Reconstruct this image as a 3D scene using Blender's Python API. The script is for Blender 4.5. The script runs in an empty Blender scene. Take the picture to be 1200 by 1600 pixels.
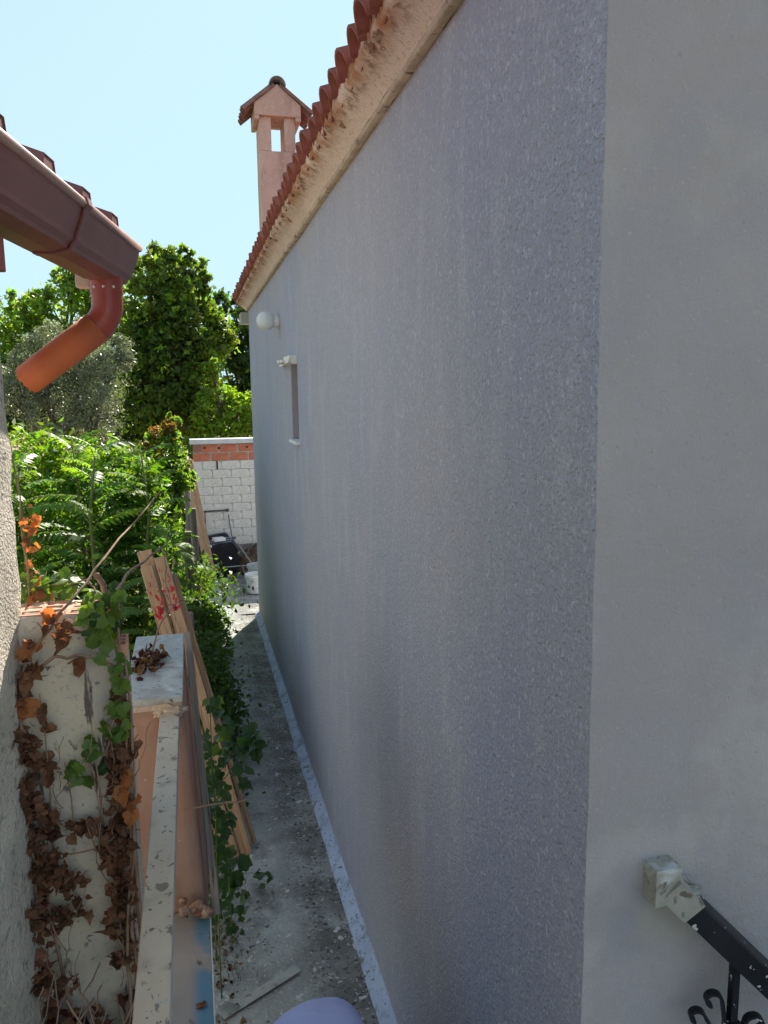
import bpy, math, random
import numpy as np
from mathutils import Vector, Matrix, noise as mnoise

random.seed(7)
RNG = np.random.default_rng(11)
SC = bpy.context.scene
COL = SC.collection
rad = math.radians

# ------------------------------------------------------------------ camera
EYE = Vector((0, 0, 3.2))
def _n(v): return Vector(v).normalized()
_F = 1230.0                                   # focal length in photo pixels (1600 high)
_y = _n((-305, 180, _F))
_z = -_n((116, -8460, _F)); _z = (_z - _y * _z.dot(_y)).normalized()
_x = _y.cross(_z)
if _x.x < 0: _x = -_x
CAM = bpy.data.objects.new('camera', bpy.data.cameras.new('camera'))
COL.objects.link(CAM)
right = Vector((_x[0], _y[0], _z[0])); up = Vector((_x[1], _y[1], _z[1])); fwd = Vector((_x[2], _y[2], _z[2]))
CAM.matrix_world = Matrix(((right.x, up.x, -fwd.x, EYE.x), (right.y, up.y, -fwd.y, EYE.y), (right.z, up.z, -fwd.z, EYE.z), (0, 0, 0, 1)))
CAM.data.sensor_fit = 'VERTICAL'; CAM.data.sensor_height = 36; CAM.data.lens = 36 * _F / 1600
CAM.data.clip_start = 0.05; CAM.data.clip_end = 1500
SC.camera = CAM

# ------------------------------------------------------------------ light
SUN_EL, SUN_AZ = 38.0, 22.0                   # azimuth from +Y towards +X
SKY_STRENGTH = 0.15
W = bpy.data.worlds.new('World'); SC.world = W; W.use_nodes = True
nt = W.node_tree; nt.nodes.clear()
sky = nt.nodes.new('ShaderNodeTexSky'); sky.sky_type = 'NISHITA'; sky.sun_disc = False
sky.sun_elevation = rad(SUN_EL); sky.sun_rotation = rad(SUN_AZ); sky.altitude = 50
sky.air_density = 1.0; sky.dust_density = 0.6; sky.ozone_density = 1.0
bg = nt.nodes.new('ShaderNodeBackground'); bg.inputs['Strength'].default_value = SKY_STRENGTH
wo = nt.nodes.new('ShaderNodeOutputWorld')
# the brightest part of the sky rolls off evenly in every direction, as a bright sky does on a photograph
_hs = nt.nodes.new('ShaderNodeHueSaturation'); _hs.inputs['Saturation'].default_value = .66; nt.links.new(sky.outputs[0], _hs.inputs['Color'])
_cm = (1.72, 2.5, 3.05)
_sp = nt.nodes.new('ShaderNodeSeparateColor'); _cb = nt.nodes.new('ShaderNodeCombineColor'); nt.links.new(_hs.outputs[0], _sp.inputs[0])
def _m(op, a, b):
    n = nt.nodes.new('ShaderNodeMath'); n.operation = op
    for i, v in enumerate((a, b)):
        if isinstance(v, (int, float)): n.inputs[i].default_value = v
        else: nt.links.new(v, n.inputs[i])
    return n.outputs[0]
for _i, _c in enumerate(_cm):                 # c / (1 + (c / cm)^2)^(1/2)
    _v = _sp.outputs[_i]
    nt.links.new(_m('DIVIDE', _v, _m('POWER', _m('ADD', _m('POWER', _m('DIVIDE', _v, _c), 2.0), 1.0), 1 / 2)), _cb.inputs[_i])
nt.links.new(_cb.outputs[0], bg.inputs[0]); nt.links.new(bg.outputs[0], wo.inputs[0])
sl = bpy.data.lights.new('sun', 'SUN'); sl.energy = 4.3; sl.angle = rad(0.53); sl.color = (1.0, 0.93, 0.82)
so = bpy.data.objects.new('sun', sl); COL.objects.link(so)
sdir = Vector((math.sin(rad(SUN_AZ)) * math.cos(rad(SUN_EL)), math.cos(rad(SUN_AZ)) * math.cos(rad(SUN_EL)), math.sin(rad(SUN_EL))))
so.rotation_euler = sdir.to_track_quat('Z', 'Y').to_euler(); so.location = (5, 10, 20)
SC.view_settings.view_transform = 'Standard'; SC.view_settings.look = 'None'
SC.view_settings.exposure = 1.38; SC.view_settings.gamma = 1.0
SC.view_settings.use_curve_mapping = False
SC.cycles.max_bounces = 8; SC.cycles.transparent_max_bounces = 8
SC.cycles.use_denoising = True

# ------------------------------------------------------------------ materials
def srgb(r, g, b):
    f = lambda c: (c / 255 / 12.92) if c / 255 <= .04045 else ((c / 255 + .055) / 1.055) ** 2.4
    return (f(r), f(g), f(b), 1)
def c4(c): return (c[0], c[1], c[2], 1)

def pmat(name, c1, c2, scale=5, detail=6, lo=.35, hi=.65, rough=.85, bump=.3, bscale=60, bdist=.01, stretch=(1, 1, 1),
         spots=(), spec=.3, metallic=0, island=0.0, trans=0.0, transcol=None, bdetail=5, bump2=None, coat=0, smear=None):
    m = bpy.data.materials.new(name); m.use_nodes = True
    t = m.node_tree; N = t.nodes; L = t.links
    b = N['Principled BSDF']; out = N['Material Output']
    tc = N.new('ShaderNodeTexCoord')
    def noise(sc, det, st=(1, 1, 1), dist=0, off=0):
        mp = N.new('ShaderNodeMapping'); mp.inputs['Scale'].default_value = st; mp.inputs['Location'].default_value = (off, off * .7, off * .3)
        L.new(tc.outputs['Object'], mp.inputs[0])
        n = N.new('ShaderNodeTexNoise'); n.inputs['Scale'].default_value = sc; n.inputs['Detail'].default_value = det
        n.inputs['Distortion'].default_value = dist
        L.new(mp.outputs[0], n.inputs[0]); return n
    def ramp(src, lo, hi):
        r = N.new('ShaderNodeMapRange'); r.inputs['From Min'].default_value = lo; r.inputs['From Max'].default_value = hi
        L.new(src, r.inputs['Value']); return r.outputs[0]
    def mix(fac, a, bb):
        x = N.new('ShaderNodeMix'); x.data_type = 'RGBA'
        if hasattr(fac, 'default_value') or hasattr(fac, 'is_linked'): L.new(fac, x.inputs[0])
        else: x.inputs[0].default_value = fac
        for s, k in ((a, 6), (bb, 7)):
            if isinstance(s, tuple): x.inputs[k].default_value = c4(s)
            else: L.new(s, x.inputs[k])
        return x.outputs[2]
    cur = mix(ramp(noise(scale, detail, stretch).outputs[0], lo, hi), tuple(c1), tuple(c2))
    if island:
        g = N.new('ShaderNodeNewGeometry')
        hs = N.new('ShaderNodeHueSaturation')
        r = N.new('ShaderNodeMapRange'); r.inputs['To Min'].default_value = 1 - island; r.inputs['To Max'].default_value = 1 + island
        L.new(g.outputs['Random Per Island'], r.inputs['Value']); L.new(r.outputs[0], hs.inputs['Value'])
        r2 = N.new('ShaderNodeMapRange'); r2.inputs['To Min'].default_value = .5 - island * .09; r2.inputs['To Max'].default_value = .5 + island * .06
        L.new(g.outputs['Random Per Island'], r2.inputs['Value']); L.new(r2.outputs[0], hs.inputs['Hue'])
        L.new(cur, hs.inputs['Color']); cur = hs.outputs[0]
        oi = N.new('ShaderNodeObjectInfo'); hs2 = N.new('ShaderNodeHueSaturation')
        r3 = N.new('ShaderNodeMapRange'); r3.inputs['To Min'].default_value = 1 - island * .6; r3.inputs['To Max'].default_value = 1 + island * .6
        L.new(oi.outputs['Random'], r3.inputs['Value']); L.new(r3.outputs[0], hs2.inputs['Value'])
        L.new(cur, hs2.inputs['Color']); cur = hs2.outputs[0]
    for i, s in enumerate(spots):
        col, ssc, slo, shi = s[:4]; st = s[4] if len(s) > 4 else (1, 1, 1)
        fac = ramp(noise(ssc, 6, st, .4, 3.7 * (i + 1)).outputs[0], slo, shi)
        if len(s) > 5:                                     # (axis, from, to): dirt that belongs to one zone of the thing
            ax, a0, a1 = s[5]
            sp = N.new('ShaderNodeSeparateXYZ'); L.new(tc.outputs['Object'], sp.inputs[0])
            z = ramp(sp.outputs[ax], a0, a1)
            mu = N.new('ShaderNodeMath'); mu.operation = 'MULTIPLY'; L.new(fac, mu.inputs[0]); L.new(z, mu.inputs[1]); fac = mu.outputs[0]
        cur = mix(fac, cur, tuple(col))
    if smear:                                              # (colour, centre, radii): a smeared patch with a ragged soft edge
        for col, cen, rr_, amt in smear:
            mp = N.new('ShaderNodeMapping'); mp.inputs['Location'].default_value = tuple(-c / r for c, r in zip(cen, rr_)); mp.inputs['Scale'].default_value = tuple(1 / r for r in rr_)
            L.new(tc.outputs['Object'], mp.inputs[0]); ln = N.new('ShaderNodeVectorMath'); ln.operation = 'LENGTH'; L.new(mp.outputs[0], ln.inputs[0])
            nn_ = noise(7, 6, (1, 1, 1), 1.2, cen[2]); ad = N.new('ShaderNodeMath'); ad.operation = 'MULTIPLY_ADD'; L.new(nn_.outputs[0], ad.inputs[0]); ad.inputs[1].default_value = 2.2; L.new(ln.outputs['Value'], ad.inputs[2])
            f_ = ramp(ad.outputs[0], 2.25, 1.75); mu = N.new('ShaderNodeMath'); mu.operation = 'MULTIPLY'; L.new(f_, mu.inputs[0]); mu.inputs[1].default_value = amt
            cur = mix(mu.outputs[0], cur, tuple(col))
    L.new(cur, b.inputs['Base Color'])
    b.inputs['Roughness'].default_value = rough; b.inputs['Metallic'].default_value = metallic
    b.inputs['Specular IOR Level'].default_value = spec
    if coat: b.inputs['Coat Weight'].default_value = coat
    if bump:
        bp = N.new('ShaderNodeBump'); bp.inputs['Strength'].default_value = bump; bp.inputs['Distance'].default_value = bdist
        L.new(noise(bscale, bdetail).outputs[0], bp.inputs['Height']); last = bp
        if bump2:
            b2 = N.new('ShaderNodeBump'); b2.inputs['Strength'].default_value = bump2[0]; b2.inputs['Distance'].default_value = bump2[2]
            L.new(noise(bump2[1], 4, bump2[3] if len(bump2) > 3 else (1, 1, 1)).outputs[0], b2.inputs['Height']); L.new(bp.outputs[0], b2.inputs['Normal']); last = b2
        L.new(last.outputs[0], b.inputs['Normal'])
    if trans:
        tr = N.new('ShaderNodeBsdfTranslucent'); ms = N.new('ShaderNodeMixShader'); ms.inputs[0].default_value = trans
        if transcol:
            mm = N.new('ShaderNodeMix'); mm.data_type = 'RGBA'; mm.blend_type = 'MULTIPLY'; mm.inputs[0].default_value = 1
            L.new(cur, mm.inputs[6]); mm.inputs[7].default_value = c4(transcol); L.new(mm.outputs[2], tr.inputs[0])
        else: L.new(cur, tr.inputs[0])
        L.new(b.outputs[0], ms.inputs[1]); L.new(tr.outputs[0], ms.inputs[2]); L.new(ms.outputs[0], out.inputs[0])
    return m

M = {}
M['stucco'] = pmat('stucco', (.40, .41, .48), (.44, .435, .485), scale=.7, detail=4, rough=.95, bump=1.0, bscale=105, bdist=.012, bdetail=4,
    spots=[((.37, .39, .495), .9, .42, .70, (1, 1, .6)), ((.50, .51, .56), 3, .52, .85, (1, 2, .5)), ((.62, .63, .69), 80, .54, .76, (1, 1, .7)), ((.34, .35, .41), 95, .56, .74), ((.52, .53, .58), 9, .62, .9, (1, 1, .35))], bump2=(.9, 55, .010), spec=.15)
M['smooth_render'] = pmat('smooth_render', (.350, .328, .335), (.40, .372, .372), scale=1.6, detail=5, rough=.9, bump=.6, bscale=130, bdist=.004,
    spots=[((.33, .32, .335), 1.8, .44, .70), ((.48, .45, .43), 3.5, .54, .80, (1, 1, .5)), ((.29, .275, .27), 90, .64, .76), ((.36, .335, .325), 12, .53, .75), ((.43, .41, .41), 100, .62, .78)], bump2=(.6, 22, .008),
    smear=[((.46, .45, .435), (1.03 - 2.6, 1.577 - 6.5, 2.06), (.20, .5, .10), .38), ((.27, .275, .29), (1.00 - 2.6, 1.577 - 6.5, 1.93), (.13, .5, .12), .45), ((.40, .385, .33), (1.10 - 2.6, 1.577 - 6.5, 1.90), (.10, .5, .08), .6)])
M['patch'] = pmat('patch', (.50, .485, .47), (.43, .42, .41), scale=9, rough=.8, bump=.3, bscale=40, bdist=.004)
M['cornice'] = pmat('cornice', (.66, .535, .475), (.73, .60, .535), scale=3, rough=.95, bump=.7, bscale=130, bdist=.006,
    spots=[((.42, .20, .10), 6, .36, .60, (1, 1, 1), (0, -.075, -.15)), ((.20, .11, .07), 19, .50, .64, (1, 1, 1), (0, -.07, -.14)), ((.45, .36, .28), 60, .54, .70)], bump2=(.3, 20, .01))
M['cornice_lip'] = pmat('cornice_lip', (.42, .34, .27), (.58, .48, .39), scale=9, rough=.95, bump=.9, bscale=90, bdist=.01, spots=[((.12, .09, .07), 14, .58, .7)])
M['skirt'] = pmat('skirt', (.42, .48, .63), (.48, .54, .67), scale=6, rough=.8, bump=.9, bscale=60, bdist=.01, spots=[((.30, .35, .46), 7, .52, .7), ((.14, .15, .16), 45, .60, .67), ((.20, .21, .20), 12, .60, .68)])
M['tile'] = pmat('tile', (.20, .065, .050), (.30, .105, .075), scale=7, rough=.8, bump=.4, bscale=50, bdist=.004, island=.15, spots=[((.28, .24, .21), 18, .62, .75), ((.07, .04, .04), 9, .6, .8)])
M['mortar'] = pmat('mortar', (.32, .20, .14), (.46, .35, .27), scale=20, rough=.95, bump=.9, bscale=70, bdist=.012, spots=[((.30, .13, .07), 11, .55, .7), ((.10, .07, .05), 25, .62, .74)])
M['chimney'] = pmat('chimney', (.50, .345, .285), (.57, .405, .335), scale=4, rough=.95, bump=.8, bscale=70, bdist=.01, spots=[((.34, .24, .20), 5, .50, .75, (1, 1, .25)), ((.20, .16, .14), 9, .60, .75, (1, 1, .3)), ((.58, .48, .41), 30, .58, .72)])
M['oldtile'] = pmat('oldtile', (.15, .09, .08), (.26, .14, .11), scale=9, rough=.9, bump=.5, bscale=40, bdist=.005, spots=[((.22, .21, .19), 15, .55, .7)])
M['greytile'] = pmat('greytile', (.14, .15, .15), (.22, .22, .21), scale=14, rough=.9, bump=.5, bscale=40, bdist=.005)
M['beam'] = pmat('beam', (.33, .34, .28), (.42, .42, .35), scale=6, bump=.4)
M['jamb'] = pmat('jamb', (.30, .28, .31), (.34, .32, .34), scale=4, bump=.4, bscale=100, bdist=.004)
M['white_stone'] = pmat('white_stone', (.62, .64, .64), (.74, .75, .74), scale=12, rough=.6, bump=.2, spots=[((.4, .39, .36), 20, .6, .75)])
M['foam'] = pmat('foam', (.66, .65, .58), (.78, .77, .72), scale=14, rough=.8, bump=.5, bscale=40, bdist=.01, spots=[((.35, .36, .4), 16, .6, .7)])
M['globe'] = pmat('globe', (.80, .83, .80), (.82, .84, .82), scale=3, rough=.25, bump=0, spec=.5, trans=.3)
M['bakelite'] = pmat('bakelite', (.60, .61, .60), (.70, .70, .69), scale=5, rough=.5, bump=0, spots=[((.25, .2, .16), 30, .6, .7)])
M['black_iron'] = pmat('black_iron', (.010, .011, .014), (.018, .019, .024), scale=9, rough=.42, bump=.25, bscale=50, bdist=.002, spec=.22, spots=[((.5, .53, .5), 42, .665, .675), ((.035, .038, .042), 6, .58, .8)])
M['putty'] = pmat('putty', (.29, .29, .245), (.37, .365, .32), scale=16, rough=.85, bump=.6, bscale=50, bdist=.006, spots=[((.52, .55, .55), 12, .55, .65), ((.14, .13, .10), 30, .6, .66)])
M['bronze_metal'] = pmat('gutter_brown', (.19, .068, .058), (.225, .085, .07), scale=5, rough=.42, bump=.06, bscale=12, bdist=.004, spec=.5, spots=[((.22, .15, .13), 40, .68, .74), ((.17, .10, .085), 3, .6, .9, (1, .3, 1))])
M['gutter_lip'] = pmat('gutter_lip', (.42, .26, .21), (.34, .19, .16), scale=5, rough=.35, bump=.05, spec=.5)
M['pipe'] = pmat('pipe', (.27, .045, .033), (.36, .068, .042), scale=4, rough=.38, bump=.08, bscale=30, bdist=.002, spec=.5, spots=[((.62, .45, .33), 55, .715, .75), ((.16, .04, .035), 5, .6, .85)])
M['pipe_inner'] = pmat('pipe_inner', (.50, .12, .05), (.58, .16, .06), scale=6, rough=.6, bump=.05)
M['soffit'] = pmat('soffit', (.55, .47, .40), (.62, .54, .46), scale=5, bump=.3)
M['rough_plaster'] = pmat('rough_plaster', (.60, .54, .44), (.74, .67, .56), scale=5, rough=.95, bump=.9, bscale=120, bdist=.02, bdetail=5, spots=[((.38, .35, .30), 40, .55, .7)], bump2=(.5, 35, .015))
M['old_white'] = pmat('old_white', (.58, .50, .385), (.68, .60, .475), scale=2.5, rough=.9, bump=.35, bscale=35, bdist=.008,
    spots=[((.66, .56, .38), 3, .55, .75), ((.40, .38, .36), 5, .60, .75, (1, 1, .6)), ((.20, .18, .15), 30, .61, .67), ((.14, .12, .10), 9, .62, .655, (2.5, 2, .4)), ((.45, .42, .37), 60, .56, .7)], bump2=(.4, 7, .02))
M['hollow_brick'] = pmat('hollow_brick', (.52, .24, .16), (.62, .32, .22), scale=14, rough=.9, bump=.4, bscale=60, bdist=.004, spots=[((.62, .52, .44), 10, .55, .75)])
M['salmon'] = pmat('salmon', (.36, .20, .15), (.43, .265, .20), scale=3, rough=.9, bump=.3, bscale=45, bdist=.006,
    spots=[((.58, .42, .30), 4, .56, .62, (1, 1, .7), (0, .00, -.14)), ((.22, .15, .13), 5, .62, .8, (1, 1, .5)), ((.62, .54, .46), 40, .70, .74)], bump2=(.3, 10, .012))
M['cap_marble'] = pmat('cap_marble', (.36, .40, .40), (.50, .52, .51), scale=6, rough=.6, bump=.2, bscale=40, bdist=.004, stretch=(3, .8, 1),
    spots=[((.30, .28, .25), 9, .52, .72), ((.16, .14, .11), 30, .60, .70), ((.72, .73, .72), 5, .6, .7)])
M['plaster_edge'] = pmat('plaster_edge', (.52, .40, .31), (.62, .5, .4), scale=12, bump=.8, bscale=50, bdist=.01, spots=[((.2, .15, .12), 25, .6, .7)])
M['rail_paint'] = pmat('rail_paint', (.47, .39, .29), (.55, .47, .36), scale=4, rough=.5, bump=.2, bscale=40, bdist=.003, spec=.5, stretch=(3, 1, 3),
    spots=[((.34, .29, .22), 11, .54, .72), ((.19, .15, .11), 26, .60, .65, (1, .6, 1)), ((.12, .09, .07), 55, .635, .68), ((.22, .33, .45), 9, .70, .715)])
M['rail_side'] = pmat('rail_side', (.34, .33, .33), (.42, .41, .41), scale=6, rough=.45, bump=.1, spec=.5, spots=[((.3, .12, .08), 12, .62, .7)])
M['blue_ledge'] = pmat('blue_ledge', (.30, .27, .24), (.38, .34, .30), scale=5, rough=.7, bump=.25, bscale=40, bdist=.005,
    spots=[((.12, .24, .33), 4, .36, .44, (1, 1, 1), (0, .055, .095)), ((.12, .24, .33), 5, .40, .50, (1, 1, 1), (1, -.42, -.5)), ((.10, .08, .06), 12, .64, .74)])
M['ledge_edge'] = pmat('ledge_edge', (.62, .63, .60), (.5, .5, .48), scale=9, rough=.6, bump=.2)
M['grey_wood'] = pmat('grey_wood', (.20, .17, .145), (.30, .265, .225), scale=14, rough=.9, bump=.6, bscale=40, bdist=.005, stretch=(4, 4, .25), spots=[((.08, .07, .06), 20, .62, .72, (3, 3, .2)), ((.45, .38, .3), 30, .7, .76)])
M['pine'] = pmat('pine', (.38, .25, .155), (.50, .345, .225), scale=9, rough=.75, bump=.35, bscale=30, bdist=.003, stretch=(5, 5, .35),
    spots=[((.36, .18, .09), 8, .60, .70, (5, 5, .25)), ((.30, .24, .19), 3, .62, .85), ((.70, .55, .40), 4, .62, .8)])
M['red_paint'] = pmat('red_paint', (.45, .03, .04), (.55, .06, .07), scale=20, rough=.7, bump=0)
M['black_ink'] = pmat('black_ink', (.02, .02, .025), (.04, .04, .045), scale=20, rough=.7, bump=0)
M['concrete'] = pmat('concrete', (.27, .285, .27), (.42, .44, .41), scale=2.6, detail=9, rough=.92, bump=.6, bscale=45, bdist=.012,
    spots=[((.50, .52, .49), 4.5, .56, .80), ((.15, .16, .15), 3.2, .54, .74), ((.56, .57, .53), 42, .66, .70), ((.07, .07, .065), 60, .66, .71),
           ((.17, .165, .15), 4, .30, .60, (1, 1, 1), (0, .42, .62)), ((.07, .07, .06), 38, .54, .66, (1, 1, 1), (0, .46, .62)), ((.50, .50, .46), 48, .62, .67), ((.58, .59, .55), 14, .655, .685)], bump2=(.6, 11, .02), spec=.25)
M['dry_ground'] = pmat('dry_ground', (.36, .27, .16), (.46, .36, .22), scale=1.5, detail=8, rough=.95, bump=.8, bscale=20, bdist=.04, spots=[((.12, .13, .05), 1.2, .52, .66), ((.2, .13, .08), 5, .55, .7)])
M['white_brick'] = pmat('white_brick', (.60, .59, .55), (.70, .69, .64), scale=6, rough=.9, bump=.7, bscale=30, bdist=.012, spots=[((.50, .45, .36), 3, .56, .75), ((.42, .42, .39), 9, .54, .72)])
M['red_brick'] = pmat('red_brick', (.44, .135, .075), (.54, .20, .12), scale=5, rough=.9, bump=.4, bscale=50, bdist=.005, spots=[((.56, .46, .38), 9, .66, .78)])
M['joint'] = pmat('joint', (.40, .38, .34), (.52, .50, .46), scale=10, rough=.95, bump=.6, bscale=50)
M['dark_joint'] = pmat('dark_joint', (.40, .39, .36), (.52, .51, .47), scale=10, rough=.95, bump=.6, bscale=50)
M['cement'] = pmat('cement', (.16, .16, .15), (.22, .22, .20), scale=4, rough=.95, bump=.6, bscale=40)
M['slab'] = pmat('slab', (.50, .53, .55), (.62, .64, .65), scale=6, rough=.85, bump=.4)
M['soil'] = pmat('soil', (.09, .06, .045), (.15, .105, .075), scale=9, rough=.95, bump=1, bscale=25, bdist=.04)
M['black_plastic'] = pmat('black_plastic', (.012, .013, .017), (.02, .02, .025), scale=6, rough=.75, bump=.15, bscale=30, bdist=.003, spec=.2)
M['dusty_plastic'] = pmat('dusty_plastic', (.12, .15, .18), (.18, .21, .24), scale=9, rough=.5, bump=.15, spec=.5, spots=[((.5, .52, .5), 9, .6, .75)])
M['bucket'] = pmat('bucket', (.66, .68, .66), (.74, .75, .73), scale=6, rough=.45, bump=.1, spec=.5, spots=[((.45, .46, .44), 9, .6, .75)])
M['tub'] = pmat('tub', (.34, .40, .40), (.42, .47, .46), scale=6, rough=.45, bump=.1, spec=.5)
M['dull_metal'] = pmat('dull_metal', (.28, .29, .28), (.36, .37, .35), scale=9, rough=.5, bump=.15, metallic=.4, spots=[((.15, .10, .07), 14, .6, .7)])
M['strip_metal'] = pmat('strip_metal', (.34, .36, .33), (.42, .43, .40), scale=20, rough=.6, bump=.3, bscale=200, bdist=.002, spots=[((.15, .15, .13), 12, .58, .7)])
M['dark_metal'] = pmat('dark_metal', (.05, .05, .055), (.08, .08, .08), scale=9, rough=.6, bump=.2)
M['shirt'] = pmat('shirt', (.43, .46, .72), (.46, .49, .75), scale=4, rough=.9, bump=.12, bscale=260, bdist=.002, bump2=(.5, 9, .02, (1, 2.5, 1)), spec=.1)
M['trousers'] = pmat('trousers', (.012, .012, .016), (.02, .02, .026), scale=6, rough=.9, bump=.2, bscale=200, bdist=.002)
M['skin'] = pmat('skin', (.50, .30, .22), (.55, .34, .25), scale=6, rough=.6, bump=.1, bscale=120, bdist=.001)
M['hair'] = pmat('hair', (.02, .014, .012), (.035, .025, .02), scale=30, rough=.6, bump=.5, bscale=90, bdist=.006, stretch=(4, 4, .6))
M['bark'] = pmat('bark', (.10, .075, .055), (.18, .14, .11), scale=12, rough=.95, bump=.8, bscale=30, bdist=.02, stretch=(3, 3, .5))
M['dry_stem'] = pmat('dry_stem', (.24, .15, .10), (.36, .25, .17), scale=14, rough=.9, bump=.5, bscale=60, bdist=.004)
M['green_stem'] = pmat('green_stem', (.12, .17, .05), (.18, .20, .08), scale=14, rough=.8, bump=.2)
G = dict(rough=.45, bump=0, spec=.35)
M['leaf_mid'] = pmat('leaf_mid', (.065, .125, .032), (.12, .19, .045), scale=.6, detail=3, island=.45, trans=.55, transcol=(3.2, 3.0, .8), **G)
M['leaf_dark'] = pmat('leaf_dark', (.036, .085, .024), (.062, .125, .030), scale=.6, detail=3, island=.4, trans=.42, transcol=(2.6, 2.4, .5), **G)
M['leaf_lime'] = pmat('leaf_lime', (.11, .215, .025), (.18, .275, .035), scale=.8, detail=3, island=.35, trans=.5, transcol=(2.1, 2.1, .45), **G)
M['leaf_olive'] = pmat('leaf_olive', (.17, .20, .13), (.25, .285, .19), scale=.8, detail=3, island=.3, trans=.25, transcol=(1.4, 1.4, .7), **G)
M['leaf_frond'] = pmat('leaf_frond', (.055, .14, .026), (.10, .20, .035), scale=1.5, detail=3, island=.3, trans=.5, transcol=(2.3, 2.2, .45), rough=.5, bump=0, spec=.35)
M['leaf_orange'] = pmat('leaf_orange', (.30, .17, .05), (.20, .19, .05), scale=6, detail=3, island=.35, trans=.45, transcol=(1.6, 1.3, .5), **G)
M['ivy_green'] = pmat('ivy_green', (.060, .135, .022), (.13, .21, .04), scale=16, detail=3, island=.3, trans=.4, transcol=(2.2, 2.0, .5), rough=.38, bump=.2, bscale=60, bdist=.004, spec=.5)
M['ivy_dark'] = pmat('ivy_dark', (.022, .062, .022), (.045, .10, .03), scale=16, detail=3, island=.3, trans=.3, transcol=(2.0, 2.0, .5), rough=.33, bump=.2, bscale=60, bdist=.004, spec=.5)
M['dead_leaf'] = pmat('dead_leaf', (.105, .048, .026), (.25, .130, .070), scale=14, detail=4, island=.6, trans=.25, rough=.8, bump=.4, bscale=60, bdist=.004, transcol=(1.6, 1.2, .9))
M['orange_leaf'] = pmat('orange_leaf', (.34, .135, .05), (.44, .21, .08), scale=14, detail=4, island=.3, trans=.45, rough=.7, bump=.3, bscale=60, bdist=.004, transcol=(1.8, 1.2, .6))
M['pebble'] = pmat('pebble', (.26, .27, .26), (.46, .46, .43), scale=8, rough=.9, bump=.4, island=.4)
M['grass'] = pmat('grass', (.10, .12, .03), (.30, .23, .10), scale=2, island=.35, trans=.3, **G)

# ------------------------------------------------------------------ object helpers
OFF = {}
def tag(o, label=None, cat=None, group=None, kind=None):
    if label: o['label'] = label
    if cat: o['category'] = cat
    if group: o['group'] = group
    if kind: o['kind'] = kind
    return o
def thing(name, loc, label, cat, group=None):
    o = bpy.data.objects.new(name, None); COL.objects.link(o); o.location = loc; OFF[o.name] = Vector(loc)
    o.empty_display_size = .1
    return tag(o, label, cat, group)

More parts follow.
